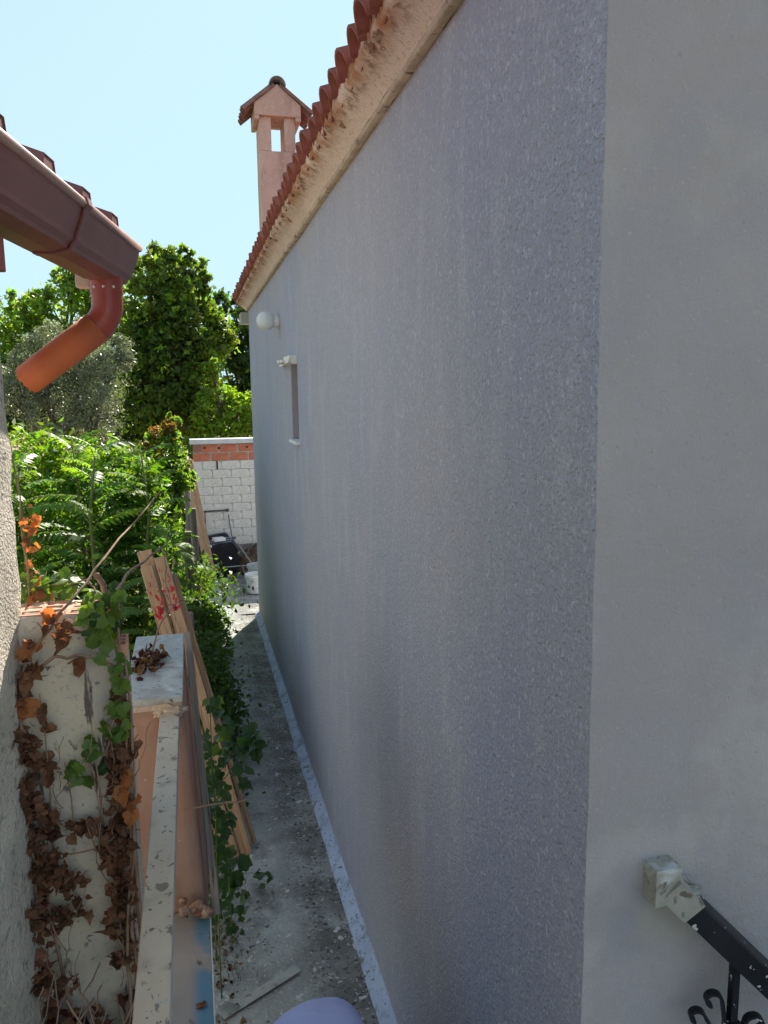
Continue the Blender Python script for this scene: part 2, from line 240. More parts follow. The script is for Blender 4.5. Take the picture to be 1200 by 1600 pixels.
class MB:
    def __init__(s): s.v = []; s.f = []; s.mi = []; s.cur = 0
    def add(s, vs, fs, mat=None):
        n = len(s.v)
        s.v += [tuple(v) for v in vs]
        s.f += [tuple(i + n for i in f) for f in fs]; s.mi += [s.cur if mat is None else mat] * len(fs)
        return s
    def box(s, a, b, Mx=None, mat=None):
        (x0, y0, z0), (x1, y1, z1) = a, b
        vs = [Vector(p) for p in ((x0, y0, z0), (x1, y0, z0), (x1, y1, z0), (x0, y1, z0), (x0, y0, z1), (x1, y0, z1), (x1, y1, z1), (x0, y1, z1))]
        if Mx is not None: vs = [Mx @ v for v in vs]
        return s.add(vs, [(0, 3, 2, 1), (4, 5, 6, 7), (0, 1, 5, 4), (1, 2, 6, 5), (2, 3, 7, 6), (3, 0, 4, 7)], mat)
    def sweep(s, path, sec, closed=True, scales=None, upv=(0, 0, 1), caps=True, mat=None):
        path = [Vector(p) for p in path]; n = len(sec); vs = []; upv = Vector(upv)
        for i, p in enumerate(path):
            t = (path[min(i + 1, len(path) - 1)] - path[max(i - 1, 0)]).normalized()
            if i and (pa - t * pa.dot(t)).length > .05: a = pa - t * pa.dot(t)
            else:
                a = t.cross(upv)
                if a.length < 1e-3: a = t.cross(Vector((1, 0, 0)))
            a.normalize(); pa = a.copy(); b = a.cross(t).normalized(); k = scales[i] if scales else 1
            vs += [p + a * (u * k) + b * (w * k) for u, w in sec]
        fs = []
        for i in range(len(path) - 1):
            for j in range(n if closed else n - 1):
                k = (j + 1) % n; fs.append((i * n + j, i * n + k, (i + 1) * n + k, (i + 1) * n + j))
        if caps and closed: fs += [tuple(range(n))[::-1], tuple(range((len(path) - 1) * n, len(path) * n))]
        return s.add(vs, fs, mat)
    def tube(s, path, r, n=8, caps=True, mat=None):
        rs = r if isinstance(r, (list, tuple)) else [r] * len(path)
        sec = [(math.cos(2 * math.pi * i / n), math.sin(2 * math.pi * i / n)) for i in range(n)]
        return s.sweep(path, sec, True, rs, caps=caps, mat=mat)
    def lathe(s, prof, c, n=24, Mx=None, mat=None):
        vs = []
        for r, z in prof:
            for i in range(n):
                a = 2 * math.pi * i / n; v = Vector((r * math.cos(a), r * math.sin(a), z))
                vs.append((Mx @ v if Mx is not None else v) + Vector(c))
        fs = [(i * n + j, i * n + (j + 1) % n, (i + 1) * n + (j + 1) % n, (i + 1) * n + j) for i in range(len(prof) - 1) for j in range(n)]
        return s.add(vs, fs, mat)
    def blob(s, c, r, seed=0, amp=.25, freq=3, sub=(10, 7), mat=None):
        nu, nv = sub; vs = []; c = Vector(c); rx, ry, rz = r
        for i in range(nv + 1):
            ph = math.pi * i / nv
            for j in range(nu):
                th = 2 * math.pi * j / nu
                d = Vector((math.sin(ph) * math.cos(th), math.sin(ph) * math.sin(th), math.cos(ph)))
                k = 1 + amp * mnoise.noise(d * freq + Vector((seed * 7.3, seed * 1.7, 0)))
                vs.append(c + Vector((d.x * rx * k, d.y * ry * k, d.z * rz * k)))
        fs = [(i * nu + j, i * nu + (j + 1) % nu, (i + 1) * nu + (j + 1) % nu, (i + 1) * nu + j) for i in range(nv) for j in range(nu)]
        return s.add(vs, fs, mat)
    def mesh(s, name, off=(0, 0, 0), mats=(), smooth=False):
        off = Vector(off); me = bpy.data.meshes.new(name)
        me.from_pydata([(v[0] - off.x, v[1] - off.y, v[2] - off.z) for v in s.v], [], s.f)
        for m in mats: me.materials.append(m)
        me.polygons.foreach_set('material_index', s.mi)
        if smooth: me.polygons.foreach_set('use_smooth', [True] * len(s.f))
        me.validate(); me.update(); return me
def build(name, mb, mats, parent=None, smooth=False, bevel=0, label=None, origin=None):
    if not isinstance(mats, (list, tuple)): mats = [mats]
    mats = [M[m] if isinstance(m, str) else m for m in mats]
    if parent is not None:
        off = OFF[parent.name]
    else:
        xs = np.array(mb.v); off = Vector(origin) if origin is not None else Vector(((xs[:, 0].min() + xs[:, 0].max()) / 2, (xs[:, 1].min() + xs[:, 1].max()) / 2, xs[:, 2].min()))
    me = mb.mesh(name, off, mats, smooth)
    o = bpy.data.objects.new(name, me); COL.objects.link(o)
    if parent is not None: o.parent = parent
    else: o.location = off
    OFF[o.name] = off
    if bevel:
        md = o.modifiers.new('bevel', 'BEVEL'); md.width = bevel; md.segments = 2; md.limit_method = 'ANGLE'; md.angle_limit = rad(35)
        md.harden_normals = False
    if label: o['label'] = label
    return o
def place(name, me, parent, Mx):
    """a piece sharing mesh data, at world matrix Mx under parent (parents are never rotated or scaled)"""
    o = bpy.data.objects.new(name, me); COL.objects.link(o); o.parent = parent
    loc = Mx.to_translation() - (OFF[parent.name] if parent is not None else Vector())
    o.matrix_basis = Matrix.Translation(loc) @ Mx.to_3x3().to_4x4()
    OFF[o.name] = Mx.to_translation()
    return o
def orient(loc, zdir, xdir=None, s=1.0):
    z = Vector(zdir).normalized(); x = Vector(xdir) if xdir is not None else Vector((random.uniform(-1, 1), random.uniform(-1, 1), random.uniform(-1, 1)))
    x = (x - z * x.dot(z)).normalized(); y = z.cross(x)
    return Matrix(((x.x * s, y.x * s, z.x * s, loc[0]), (x.y * s, y.y * s, z.y * s, loc[1]), (x.z * s, y.z * s, z.z * s, loc[2]), (0, 0, 0, 1)))
def nz(x, y, z=0, f=1): return mnoise.noise(Vector((x * f, y * f, z * f)))

# ================================================================== SETTING: ground and path
mb = MB(); R0 = 420
mb.add([(-R0, -60, -.05), (R0, -60, -.05), (R0, R0, -.05), (-R0, R0, -.05)], [(0, 1, 2, 3)])
o = build('ground', mb, 'dry_ground', origin=(0, 0, 0)); tag(o, 'dry yellow garden ground beyond the concrete path', kind='structure')
mb = MB()
xs = np.linspace(-.12, .90, 18); ys = np.linspace(1.2, 11.5, 150)
def pz(x, y):
    z = .012 * nz(x * 2, y * 1.4) + .006 * nz(x * 9, y * 9)
    if x > .55: z -= .012 * min(1, (x - .55) / .1)
    for yc, sl in ((6.9, .05), (5.35, -.04)):
        d = abs(y - yc - sl * x * 2 - .03 * nz(x * 6, yc)); z -= .018 * max(0, 1 - d / .03)
    return z
vs = [(x + (.04 * nz(y * 1.7, 3) if i == 0 else 0), y, pz(x, y)) for y in ys for i, x in enumerate(xs)]
n = len(xs)
mb.add(vs, [(j * n + i, j * n + i + 1, (j + 1) * n + i + 1, (j + 1) * n + i) for j in range(len(ys) - 1) for i in range(n - 1)])
xs2 = np.linspace(-.12, 4.5, 40); ys2 = np.linspace(11.5, 15.4, 40); n2 = len(xs2)
mb.add([(x, y, .01 * nz(x * 2, y * 2) + .002) for y in ys2 for x in xs2], [(j * n2 + i, j * n2 + i + 1, (j + 1) * n2 + i + 1, (j + 1) * n2 + i) for j in range(len(ys2) - 1) for i in range(n2 - 1)])
o = build('path', mb, 'concrete', smooth=True, origin=(0, 0, 0)); tag(o, 'narrow weathered concrete path between the grey wall and the fence', kind='structure')

# ================================================================== RIGHT HOUSE
WX, WY0, WY1, WZ = .87, 1.577, 11.5, 4.385
house = thing('house', (2.6, 6.5, 0), 'long grey lavender stucco house with red barrel tile eave and tall chimney', 'house')
HY0, HY1, HZ0, HZ1 = 6.49, 6.90, 2.825, 3.49
ys = sorted(set(list(np.arange(WY0, 3.2, .05)) + list(np.arange(3.2, WY1, .12)) + [HY0, HY1, WY1]))
ys = [y for y in ys if y in (HY0, HY1, WY1) or min(abs(y - HY0), abs(y - HY1), abs(y - WY1)) > .03]
zs = sorted(set(list(np.arange(0, WZ, .08)) + [HZ0, HZ1, WZ]))
zs = [z for z in zs if z in (HZ0, HZ1, WZ) or min(abs(z - HZ0), abs(z - HZ1), abs(z - WZ)) > .025]
def wall_x(y, z):
    w = .006 * nz(y * .9, z * .9) + .0015 * nz(y * 7, z * 7)
    return WX + w
def cornerY(z): return WY0 + .005 * nz(0, z * 9) + .004 * nz(5, z * 31) + .003 * nz(2, z * 70)
mb = MB(); n = len(zs)
vs = [(wall_x(y, z) + (.005 * nz(9, z * 26) if i == 0 else 0), cornerY(z) if i == 0 else y, z) for i, y in enumerate(ys) for z in zs]
fs = []
for i in range(len(ys) - 1):
    for j in range(n - 1):
        if HY0 - .001 <= ys[i] < HY1 - .001 and HZ0 - .001 <= zs[j] < HZ1 - .001: continue
        fs.append((i * n + j, i * n + j + 1, (i + 1) * n + j + 1, (i + 1) * n + j))
mb.add(vs, fs)
mb.add([(WX, WY1, 0), (5, WY1, 0), (5, WY1, WZ), (WX, WY1, WZ)], [(1, 0, 3, 2)])
build('wall', mb, 'stucco', house, smooth=True)
# window recess: reveals, blind at the back, sill, foam lintel
mb = MB(); D = .16
mb.add([(WX - .001, HY1 - .001, HZ0), (WX + D, HY1 - .001, HZ0), (WX + D, HY1 - .001, HZ1), (WX - .001, HY1 - .001, HZ1)], [(0, 1, 2, 3)])
mb.add([(WX, HY0, HZ0), (WX + D, HY0, HZ0), (WX + D, HY0, HZ1), (WX, HY0, HZ1)], [(3, 2, 1, 0)])
mb.add([(WX, HY0, HZ1), (WX + D, HY0, HZ1), (WX + D, HY1, HZ1), (WX, HY1, HZ1)], [(0, 1, 2, 3)])
win = build('window', mb, 'jamb', house)
mb = MB()
for k in range(11):
    z = HZ0 + .03 + k * .06
    mb.box((WX + D - .02, HY0, z), (WX + D, HY1, z + .054))
build('shutter', mb, 'jamb', win)
mb = MB().box((WX - .035, HY0 - .05, HZ0 - .03), (WX + D, HY1 + .02, HZ0)); build('sill', mb, 'white_stone', win, bevel=.004)
mb = MB()
rr = random.Random(3)
for k, (y0, y1, x0, z0, z1) in enumerate([(HY0 + .02, HY0 + .25, WX - .07, HZ1 - .025, HZ1 + .03), (HY0 + .2, HY1 + .12, WX - .11, HZ1 - .03, HZ1 + .012), (HY1 + .05, HY1 + .55, WX - .05, HZ1 - .035, HZ1 + .0)]):
    mb.box((x0, y0, z0 + .002 * k), (WX + .01, y1, z1 + .002 * k), Matrix.Translation((0, 0, 0)) @ Matrix.Rotation(0, 4, 'X'))
mb.v = [(x + .012 * rr.uniform(-1, 1), y + .03 * rr.uniform(-1, 1), z + .014 * rr.uniform(-1, 1)) for x, y, z in mb.v]
build('lintel_foam', mb, 'foam', win, bevel=.004)
# front wall
mb = MB(); xs = [WX] + list(np.arange(WX + .06, 4.3, .12))
n = len(zs)
mb.add([(wall_x(WY0, z) + .005 * nz(9, z * 26) if i == 0 else x, cornerY(z) + (0.004 * nz(x * 2, z * 2) if i else 0), z) for i, x in enumerate(xs) for z in list(zs[:-1]) + [4.8]],
       [(i * n + j, (i + 1) * n + j, (i + 1) * n + j + 1, i * n + j + 1) for i in range(len(xs) - 1) for j in range(n - 1)])
build('front_wall', mb, 'smooth_render', house, smooth=True)
# cornice: lip and sloping cove
mb = MB(); ysc = np.arange(WY0 - .25, WY1 + .12, .1)
sec = [(WX, WZ + .0), (WX - .032, WZ - .004), (WX - .038, WZ + .012), (WX - .034, WZ + .024)]
n = len(sec)
mb.add([(x + .004 * nz(y * 7, k * 3), y, z + .004 * nz(y * 5, k, 9)) for y in ysc for k, (x, z) in enumerate(sec)],
       [(i * n + j, i * n + j + 1, (i + 1) * n + j + 1, (i + 1) * n + j) for i in range(len(ysc) - 1) for j in range(n - 1)])
build('cornice_lip', mb, 'cornice_lip', house, smooth=True)
mb = MB(); sec = [(WX - .034, WZ + .024), (WX - .045, WZ + .036), (WX - .09, WZ + .065), (WX - .14, WZ + .092), (WX - .165, WZ + .105), (WX - .16, WZ + .2), (WX + .2, WZ + .2)]
n = len(sec)
mb.add([(x + .003 * nz(y * 7, k * 3), y, z + .003 * nz(y * 5, k, 9)) for y in ysc for k, (x, z) in enumerate(sec)],
       [(i * n + j, i * n + j + 1, (i + 1) * n + j + 1, (i + 1) * n + j) for i in range(len(ysc) - 1) for j in range(n - 1)])
ye = WY1 + .1
mb.add([(x, ye, z) for x, z in sec], [tuple(range(n))])
CORN = thing('tmp', (WX, 0, 0), 'x', 'x'); bpy.data.objects.remove(CORN)
cm = build('cornice', mb, 'cornice', house, smooth=True)
cm.data.transform(Matrix.Translation((house.location.x - WX, 0, 0))); cm.location = (WX - house.location.x, 0, 0)   # local x measured from the wall, so rust sits by the tiles
mb = MB().box((WX - .11, WY1 - .02, WZ - .17), (WX + .06, WY1 + .3, WZ - .02)); build('beam_end', mb, 'beam', house, bevel=.01)
# skirting
mb = MB(); ysk = np.arange(1.5, WY1, .07); vs = []
for y in ysk:
    w = .072 + .006 * nz(y * 3, 0) + .004 * nz(y * 12, 4); h = .05 + .006 * nz(y * 4, 8)
    if abs(y - 6.86) < .08: w += .02; h += .03
    vs += [(WX + .002, y, h + .02), (WX - .018, y, h * .6), (WX - w * .75, y, .028), (WX - w, y, -.01)]
mb.add(vs, [(i * 4 + j, i * 4 + j + 1, (i + 1) * 4 + j + 1, (i + 1) * 4 + j) for i in range(len(ysk) - 1) for j in range(3)])
build('skirting', mb, 'skirt', house, smooth=True)
# eave tiles
SP = .206; EZ = WZ + .105; SL = .36; EX = .675
def barrel(r0, r1, L, th, n=9, convex=1):
    mb = MB(); vs = []
    for (x, r) in ((0, r0), (L, r1)):
        for rr_ in (r, r - th):
            for k in range(n + 1):
                a = math.pi * k / n; vs.append((x, -math.cos(a) * rr_, convex * math.sin(a) * rr_ * 1.02))
    m = n + 1; fs = []
    for k in range(n):
        fs += [(k, k + 1, 2 * m + k + 1, 2 * m + k), (m + k + 1, m + k, 3 * m + k, 3 * m + k + 1), (k + 1, k, m + k, m + k + 1), (2 * m + k, 2 * m + k + 1, 3 * m + k + 1, 3 * m + k)]
    fs += [(0, 2 * m, 3 * m, m), (n, m + n, 3 * m + n, 2 * m + n)]
    mb.add(vs, fs); return mb
tm = barrel(.088, .075, .42, .013).mesh('roof_tile', mats=[M['tile']], smooth=False)
for p in tm.polygons: p.use_smooth = True
pm_ = barrel(.075, .085, .42, .013, convex=-1).mesh('pan_tile', mats=[M['tile']])
slope = Matrix.Rotation(-math.atan(SL), 4, 'Y')
nt_ = 49; mort = []
for v in range(5):
    mb = MB(); rr = random.Random(v)
    for k in range(4):
        mb.blob((.03 + .03 * rr.random(), rr.uniform(-.045, .045), .005 + .045 * rr.random()), (.022, .022 + .02 * rr.random(), .018 + .016 * rr.random()), v * 9 + k, .9, 2.6, (9, 6))
    mb.blob((.06, 0, .0), (.035, .07, .02), v * 5, .8, 3, (12, 6)); mb.blob((.065, .07, -.006), (.025, .035, .012), v * 5 + 2, .8, 3, (9, 6))
    mort.append(mb.mesh('mortar_plug', mats=[M['mortar']], smooth=True))
for i in range(nt_):
    y = 1.52 + i * SP
    j = Matrix.Rotation(rad(random.uniform(-2.5, 2.5)), 4, 'Z') @ Matrix.Rotation(rad(random.uniform(-1.2, 1.2)), 4, 'X')
    place('roof_tile', tm, house, Matrix.Translation((EX + random.uniform(-.012, .012), y + random.uniform(-.006, .006), EZ + .012)) @ slope @ j)
    place('pan_tile', pm_, house, Matrix.Translation((EX + .02 + random.uniform(-.01, .01), y + SP / 2, EZ + .055)) @ slope @ j)
    place('mortar_plug', mort[i % 5], house, Matrix.Translation((EX + .028, y, EZ + .002)) @ Matrix.Rotation(rad(random.uniform(-15, 15)), 4, 'X') @ Matrix.Scale(random.uniform(.85, 1.15), 4))
# rest of the roof: corrugated sheet of tiles and far slope
mb = MB(); yr = np.arange(1.4, 11.75, SP / 8); xr = [.95, 4.0, 7.2]
vs = [(x, y, EZ + .055 + (x - EX) * SL * (1 if x < 5 else 0) + (0 if x < 5 else (4 - EX) * SL - 3.2 * SL) + .055 * math.cos(2 * math.pi * (y - 1.52) / SP)) for x in xr for y in yr]
n = len(yr); mb.add(vs, [(i * n + j, (i + 1) * n + j, (i + 1) * n + j + 1, i * n + j + 1) for i in range(2) for j in range(n - 1)])
build('roof', mb, 'tile', house, smooth=True)
# body closing wall so that light cannot leak under the roof
mb = MB().box((WX + .25, WY0 + .25, 0), (6.5, WY1 - .05, WZ + .15)); build('inner_wall', mb, 'jamb', house)
# chimney
cy = 10.4; cx0, cx1 = 1.005, 1.45; cb, zt = 4.3, 6.22; yd = .44
ch = thing('x', (0, 0, 0), 'x', 'x'); bpy.data.objects.remove(ch)
mb = MB().box((cx0, cy, cb), (cx1, cy + yd, zt))
mb.box((cx0, cy, zt), (cx0 + .145, cy + yd, zt + .40)); mb.box((cx1 - .135, cy, zt), (cx1, cy + yd, zt + .40))
chim = build('chimney', mb, 'chimney', house, bevel=.008)
mb = MB(); g0, g1, gz, gt = cx0 - .06, cx1 + .07, zt + .40, zt + .77; gm = (g0 + g1) / 2
ya, yb = cy - .05, cy + yd + .05
ge = gz + .14
mb.add([(g0, ya, gz), (g1, ya, gz), (g1, ya, ge), (gm, ya, gt), (g0, ya, ge), (g0, yb, gz), (g1, yb, gz), (g1, yb, ge), (gm, yb, gt), (g0, yb, ge)], [(0, 1, 2, 3, 4), (9, 8, 7, 6, 5), (0, 5, 6, 1), (1, 6, 7, 2), (2, 7, 8, 3), (3, 8, 9, 4), (4, 9, 5, 0)])
mb.box((g0 + .0, ya + .0, gz - .05), (cx0 - .002, yb, gz - .001)); mb.box((cx1 + .002, ya, gz - .05), (g1, yb, gz - .001))
build('gable', mb, 'chimney', chim, bevel=.006)
ct = barrel(.06, .055, .50, .012, 7).mesh('cap_tile', mats=[M['oldtile']]); cp = barrel(.05, .055, .50, .012, 6, -1).mesh('cap_tile_pan', mats=[M['oldtile']])
for sx in (-1, 1):
    a = math.atan2(gt - ge, gm - g0)
    for k in range(5):
        base = Vector((gm + sx * (gm - g0 + .13), ya + .02 + k * .125, ge - .13 * math.tan(a) + .0 + .01 * (k % 2)))
        rot = Matrix.Rotation(0 if sx < 0 else math.pi, 4, 'Z') @ Matrix.Rotation(-a, 4, 'Y') @ Matrix.Rotation(rad(random.uniform(-3, 3)), 4, 'Z')
        place('cap_tile', ct, chim, Matrix.Translation(base) @ rot)
        if k < 4: place('cap_tile', cp, chim, Matrix.Translation(base + Vector((0, .062, .03))) @ rot)
rt = barrel(.105, .10, .62, .014, 10).mesh('ridge_tile', mats=[M['greytile']], smooth=True)
place('ridge_tile', rt, chim, Matrix.Translation((gm, ya - .05, gt - .03)) @ Matrix.Rotation(rad(90), 4, 'Z'))

# ---- globe lamp
lamp = thing('wall_lamp', (WX, 7.62, 3.9), 'round white globe lamp fixed high on the grey wall', 'lamp')
mb = MB(); prof = [(.001, -.09)] + [(.09 * math.sin(math.pi * k / 16), -.09 * math.cos(math.pi * k / 16)) for k in range(1, 16)] + [(.001, .09)]
mb.lathe(prof, (WX - .125, 7.72, 3.905), 28); build('globe', mb, 'globe', lamp, smooth=True)
mb = MB(); RX = Matrix.Rotation(rad(90), 4, 'Y')
mb.lathe([(.001, -.06), (.045, -.06), (.052, -.03), (.06, 0), (.06, .03), (.001, .03)], (WX - .02, 7.72, 3.90), 20, RX); build('base', mb, 'bakelite', lamp, smooth=True)

# ================================================================== RIGHT HANDRAIL
hr = thing('stair_railing', (1.2, 1.5, 1.0), 'black wrought iron stair handrail with scrolls anchored in grey wall', 'railing')
A = Vector((1.062, 1.553, 2.028)); dv = Vector((.286, -.10, -.297)).normalized()
sec = [(-.031, -.030), (.031, -.030), (.031, .030), (-.031, .030)]
mb = MB().sweep([A + dv * .085, A + dv * 1.3], sec); build('handrail', mb, 'black_iron', hr, bevel=.006)
mb = MB().sweep([A + dv * .02, A + dv * .06, A + dv * .100], [(u * 1.09, w * 1.09) for u, w in sec])
mb.box((1.026, 1.522, 1.976), (1.094, 1.60, 2.070)); mb.blob(A + dv * .085 + Vector((.01, 0, .036)), (.026, .024, .006), 4, .7); build('bare_collar', mb, 'putty', hr, bevel=.005)
side = Vector((dv.x, dv.y, 0)).normalized()
def onrail(s, dz): p = A + dv * s; return Vector((p.x, p.y, p.z + dz))
P1 = onrail(.255, -.03)
mb = MB().box((-.010, -.010, -.9), (.010, .010, .02), Matrix.Translation(P1)); build('baluster', mb, 'black_iron', hr, bevel=.002)
P2 = onrail(.70, -.05); mb = MB().box((-.010, -.010, -.9), (.010, .010, .02), Matrix.Translation(P2)); build('baluster', mb, 'black_iron', hr, bevel=.002)
def scroll(base, start, mids, curl_c, r0, a0, turns, flat=(.003, .010)):
    """flat bar running from start through mids and curling in; 2-D coordinates (along side, up) from base"""
    pts = [start] + mids
    for k in range(22):
        t = k / 21; a = a0 + turns * 2 * math.pi * t; r = r0 * (1 - .55 * t)
        pts.append((curl_c[0] + r * math.cos(a), curl_c[1] + r * math.sin(a)))
    out = []
    for i in range(len(pts) - 1):
        for q in range(2):
            f = q / 2; out.append((pts[i][0] * (1 - f) + pts[i + 1][0] * f, pts[i][1] * (1 - f) + pts[i + 1][1] * f))
    P = [base + side * u + Vector((0, 0, w)) for u, w in out]; nrm = Vector((side.y, -side.x, 0))
    return MB().sweep(P, [(-flat[1], -flat[0]), (flat[1], -flat[0]), (flat[1], flat[0]), (-flat[1], flat[0])], upv=side.cross(nrm) if False else nrm.cross(side)), P
def bar(P, w=.010, t=.0035):
    """sweep a flat bar whose wide side is horizontal across the rail plane"""
    nrm = Vector((-side.y, side.x, 0)); mb = MB(); vs = []
    for i, p in enumerate(P):
        tg = (P[min(i + 1, len(P) - 1)] - P[max(i - 1, 0)]).normalized(); b = tg.cross(nrm).normalized()
        vs += [p - nrm * w - b * t, p + nrm * w - b * t, p + nrm * w + b * t, p - nrm * w + b * t]
    fs = [(i * 4 + j, i * 4 + (j + 1) % 4, (i + 1) * 4 + (j + 1) % 4, (i + 1) * 4 + j) for i in range(len(P) - 1) for j in range(4)] + [(3, 2, 1, 0), tuple((len(P) - 1) * 4 + k for k in range(4))]
    return mb.add(vs, fs)
def curl(base, p0, p1, c, r, a0, da, sgn=1):
    pts = []
    for k in range(9):
        t = k / 8; pts.append((p0[0] * (1 - t) + p1[0] * t, p0[1] * (1 - t) + p1[1] * t + .0))
    for k in range(20):
        t = k / 19; a = a0 + da * t; q = r * (1 - .45 * t); pts.append((c[0] + q * math.cos(a), c[1] + q * math.sin(a)))
    return [base + side * u + Vector((0, 0, w)) for u, w in pts]
Bz = Vector((P1.x, P1.y, 1.645))
for sx in (-1, 1):
    for (h, r, out, rise) in (((.085, .022, .048, .0), (.035, .020, .085, -.025)) if sx < 0 else ((.03, .024, .055, .0),)):
        # rises from the post, arches outwards and curls back down
        c = (sx * out, h - (r if h > .05 else r))
        p0 = (sx * .010, h - .15 + rise); 
        pts = []
        for k in range(8):
            t = k / 7; u = sx * (.012 + (out - .012 - r) * .35 * t * t + (.0 if h > .05 else (out - r - .012) * .65 * t)); w = -.09 + (h - r + .09) * t
            pts.append((u if h <= .05 else sx * (.012 + (out - r - .012) * t * t), w))
        a0 = math.pi if sx > 0 else 0; da = -sx * math.pi * 1.45
        for k in range(20):
            t = k / 19; a = a0 + da * t; q = r * (1 - .35 * t); pts.append((sx * out + q * math.cos(a), h - r + q * math.sin(a)))
        build('scroll', bar([Bz + side * u + Vector((0, 0, w)) for u, w in pts]), 'black_iron', hr, smooth=False)
mb = MB().box((-.017, -.017, -.03), (.017, .017, .012), Matrix.Translation(Bz)); build('collar', mb, 'black_iron', hr, bevel=.003)

# landing where the photographer stands (below and behind the frame)
mb = MB().box((.02, -1.6, .95), (4.2, 1.5, 1.1)); mb.box((.1, -1.6, -.05), (4.2, 1.45, .95))
tag(build('landing', mb, 'cap_marble'), 'raised concrete landing beside the grey house corner', kind='structure')

# ================================================================== LEFT HOUSE with gutter
lh = thing('house', (-.452, 2.25, 0), 'old rough plastered house with brown metal gutter at the left edge', 'house')
LD = Vector((-.162, -.987, 0)).normalized(); LN = Vector((-LD.y, LD.x, 0)) * -1    # along the wall towards the camera; outward normal
if LN.x < 0: LN = -LN
LC = Vector((-.463, 2.235, 0))
mb = MB(); us = np.arange(0, 4.2, .05); zs2 = np.arange(0, 3.62, .06); n = len(zs2); vs = []
for i, u in enumerate(us):
    for z in zs2:
        b = .012 * nz(u * 8, z * 8) + .008 * nz(u * 23, z * 23); p = LC + LD * u + LN * b + Vector((0, 0, z))
        if i == 0: p -= LD * (.012 * nz(3, z * 11) + .008 * nz(4, z * 33))
        vs.append(p)
mb.add(vs, [(i * n + j, i * n + j + 1, (i + 1) * n + j + 1, (i + 1) * n + j) for i in range(len(us) - 1) for j in range(n - 1)])
q = [vs[j] for j in range(n)] + [Vector((v.x, v.y, v.z)) - LN * 3.5 for v in vs[:n]]
mb.add(q, [(j, n + j, n + j + 1, j + 1) for j in range(n - 1)])
build('wall', mb, 'rough_plaster', lh, smooth=True)
# gutter: path along its front lip
G1 = Vector((-.150, 3.10, 3.735)); GD = Vector((-.158, -.988, 0)).normalized(); GN = Vector((.987, -.158, 0)).normalized()
def gsweep(prof, u0, u1, y=0, thick=0):
    mb = MB(); k = 14; n = len(prof); vs = []
    for i in range(k + 1):
        p = G1 + GD * (u0 + (u1 - u0) * i / k)
        vs += [p + GN * a + Vector((0, 0, b)) for a, b in prof]
    return mb.add(vs, [(i * n + j, i * n + j + 1, (i + 1) * n + j + 1, (i + 1) * n + j) for i in range(k) for j in range(n - 1)])
prof = [(-.012, -.012), (-.004, -.014), (-.010, -.035), (-.022, -.065), (-.030, -.085), (-.032, -.097), (-.046, -.108), (-.050, -.118), (-.09, -.128), (-.14, -.128), (-.145, -.11), (-.145, .0)]
gut = build('gutter', gsweep(prof, -.0, 3.2), 'bronze_metal', lh)
md = gut.modifiers.new('solid', 'SOLIDIFY'); md.thickness = .004
mb = MB(); mb.tube([G1 + GD * t + Vector((0, 0, 0)) for t in (0, .8, 1.6, 3.2)], .013, 10); build('gutter_lip', mb, 'gutter_lip', gut, smooth=True)
prof2 = [(a * 1.0 + (.006 if i < 8 else 0), b - (.004 if i > 5 else 0)) for i, (a, b) in enumerate(prof)]
o = build('joint_strap', gsweep([(-.02, .012), (.010, .010), (.013, -.004)] + prof2[1:], .66, .70), 'bronze_metal', gut); md = o.modifiers.new('s', 'SOLIDIFY'); md.thickness = .006
endp = [G1 + GN * a + Vector((0, 0, b)) for a, b in prof]; mb = MB().add(endp + [G1 + GN * -.145 + Vector((0, 0, -.02))], [tuple(range(len(endp) + 1))])
o = build('end_cap', mb, 'bronze_metal', gut); md = o.modifiers.new('s', 'SOLIDIFY'); md.thickness = .004
# downpipe
pc = G1 + GD * .12 + GN * -.095
p0 = Vector((pc.x, pc.y, G1.z - .12)); p1 = p0 + Vector((0, 0, -.085)); 
dd = Vector((-.268, -.03, -.205)).normalized(); p3 = p1 + Vector((0, 0, -.055)) + dd * .055; p4 = p3 + dd * .30
bez = []
for k in range(9):
    t = k / 8; a_ = p1; b_ = p1 + Vector((0, 0, -.055)); c_ = p3 + dd * .01
    bez.append(a_ * (1 - t) ** 2 + b_ * 2 * t * (1 - t) + c_ * t * t)
mb = MB(); mb.tube([p0, p0 + Vector((0, 0, -.03)), p0 + Vector((0, 0, -.06))] + bez, .053, 20, caps=False); mb.tube([p0 + Vector((0, 0, .002)), p0 + Vector((0, 0, -.055))], .0555, 20, caps=False)
dp = build('downpipe', mb, 'pipe', lh, smooth=True)
mb = MB(); n = 28; L0 = (p4 - p3).length; vs = []; ax = dd; aa = ax.cross(Vector((0, 0, 1))).normalized(); bb = aa.cross(ax).normalized()
rr = random.Random(8); jag = [0, .01, -.006, .012, .0, .016, .004, -.01, .008, .0, .014, -.004, .01, .002]
for i, t in enumerate((-.02, .33, .66, 1)):
    for k in range(n):
        a = 2 * math.pi * k / n; e = .22 * jag[k % 14] + .009 * math.sin(2 * a + 1) + (.008 if 9 < k < 14 else 0) if i == 3 else 0
        vs.append(p3 + ax * (L0 * t + e) + (aa * math.cos(a) + bb * math.sin(a)) * (.0525 - .003 * t))
mb.add(vs, [(i * n + j, i * n + (j + 1) % n, (i + 1) * n + (j + 1) % n, (i + 1) * n + j) for i in range(3) for j in range(n)])
o = build('pipe_end', mb, ['pipe', 'pipe_inner'], dp, smooth=True); md = o.modifiers.new('s', 'SOLIDIFY'); md.thickness = .003; md.material_offset = 1
for k, a in enumerate((-130, -95, -60)):
    c = p0 + Vector((math.cos(rad(a)) * .056, math.sin(rad(a)) * .056, -.035)); mb = MB().blob(c, (.005, .005, .005), k, 0, 1, (8, 6)); build('rivet', mb, 'bakelite', dp, smooth=True)
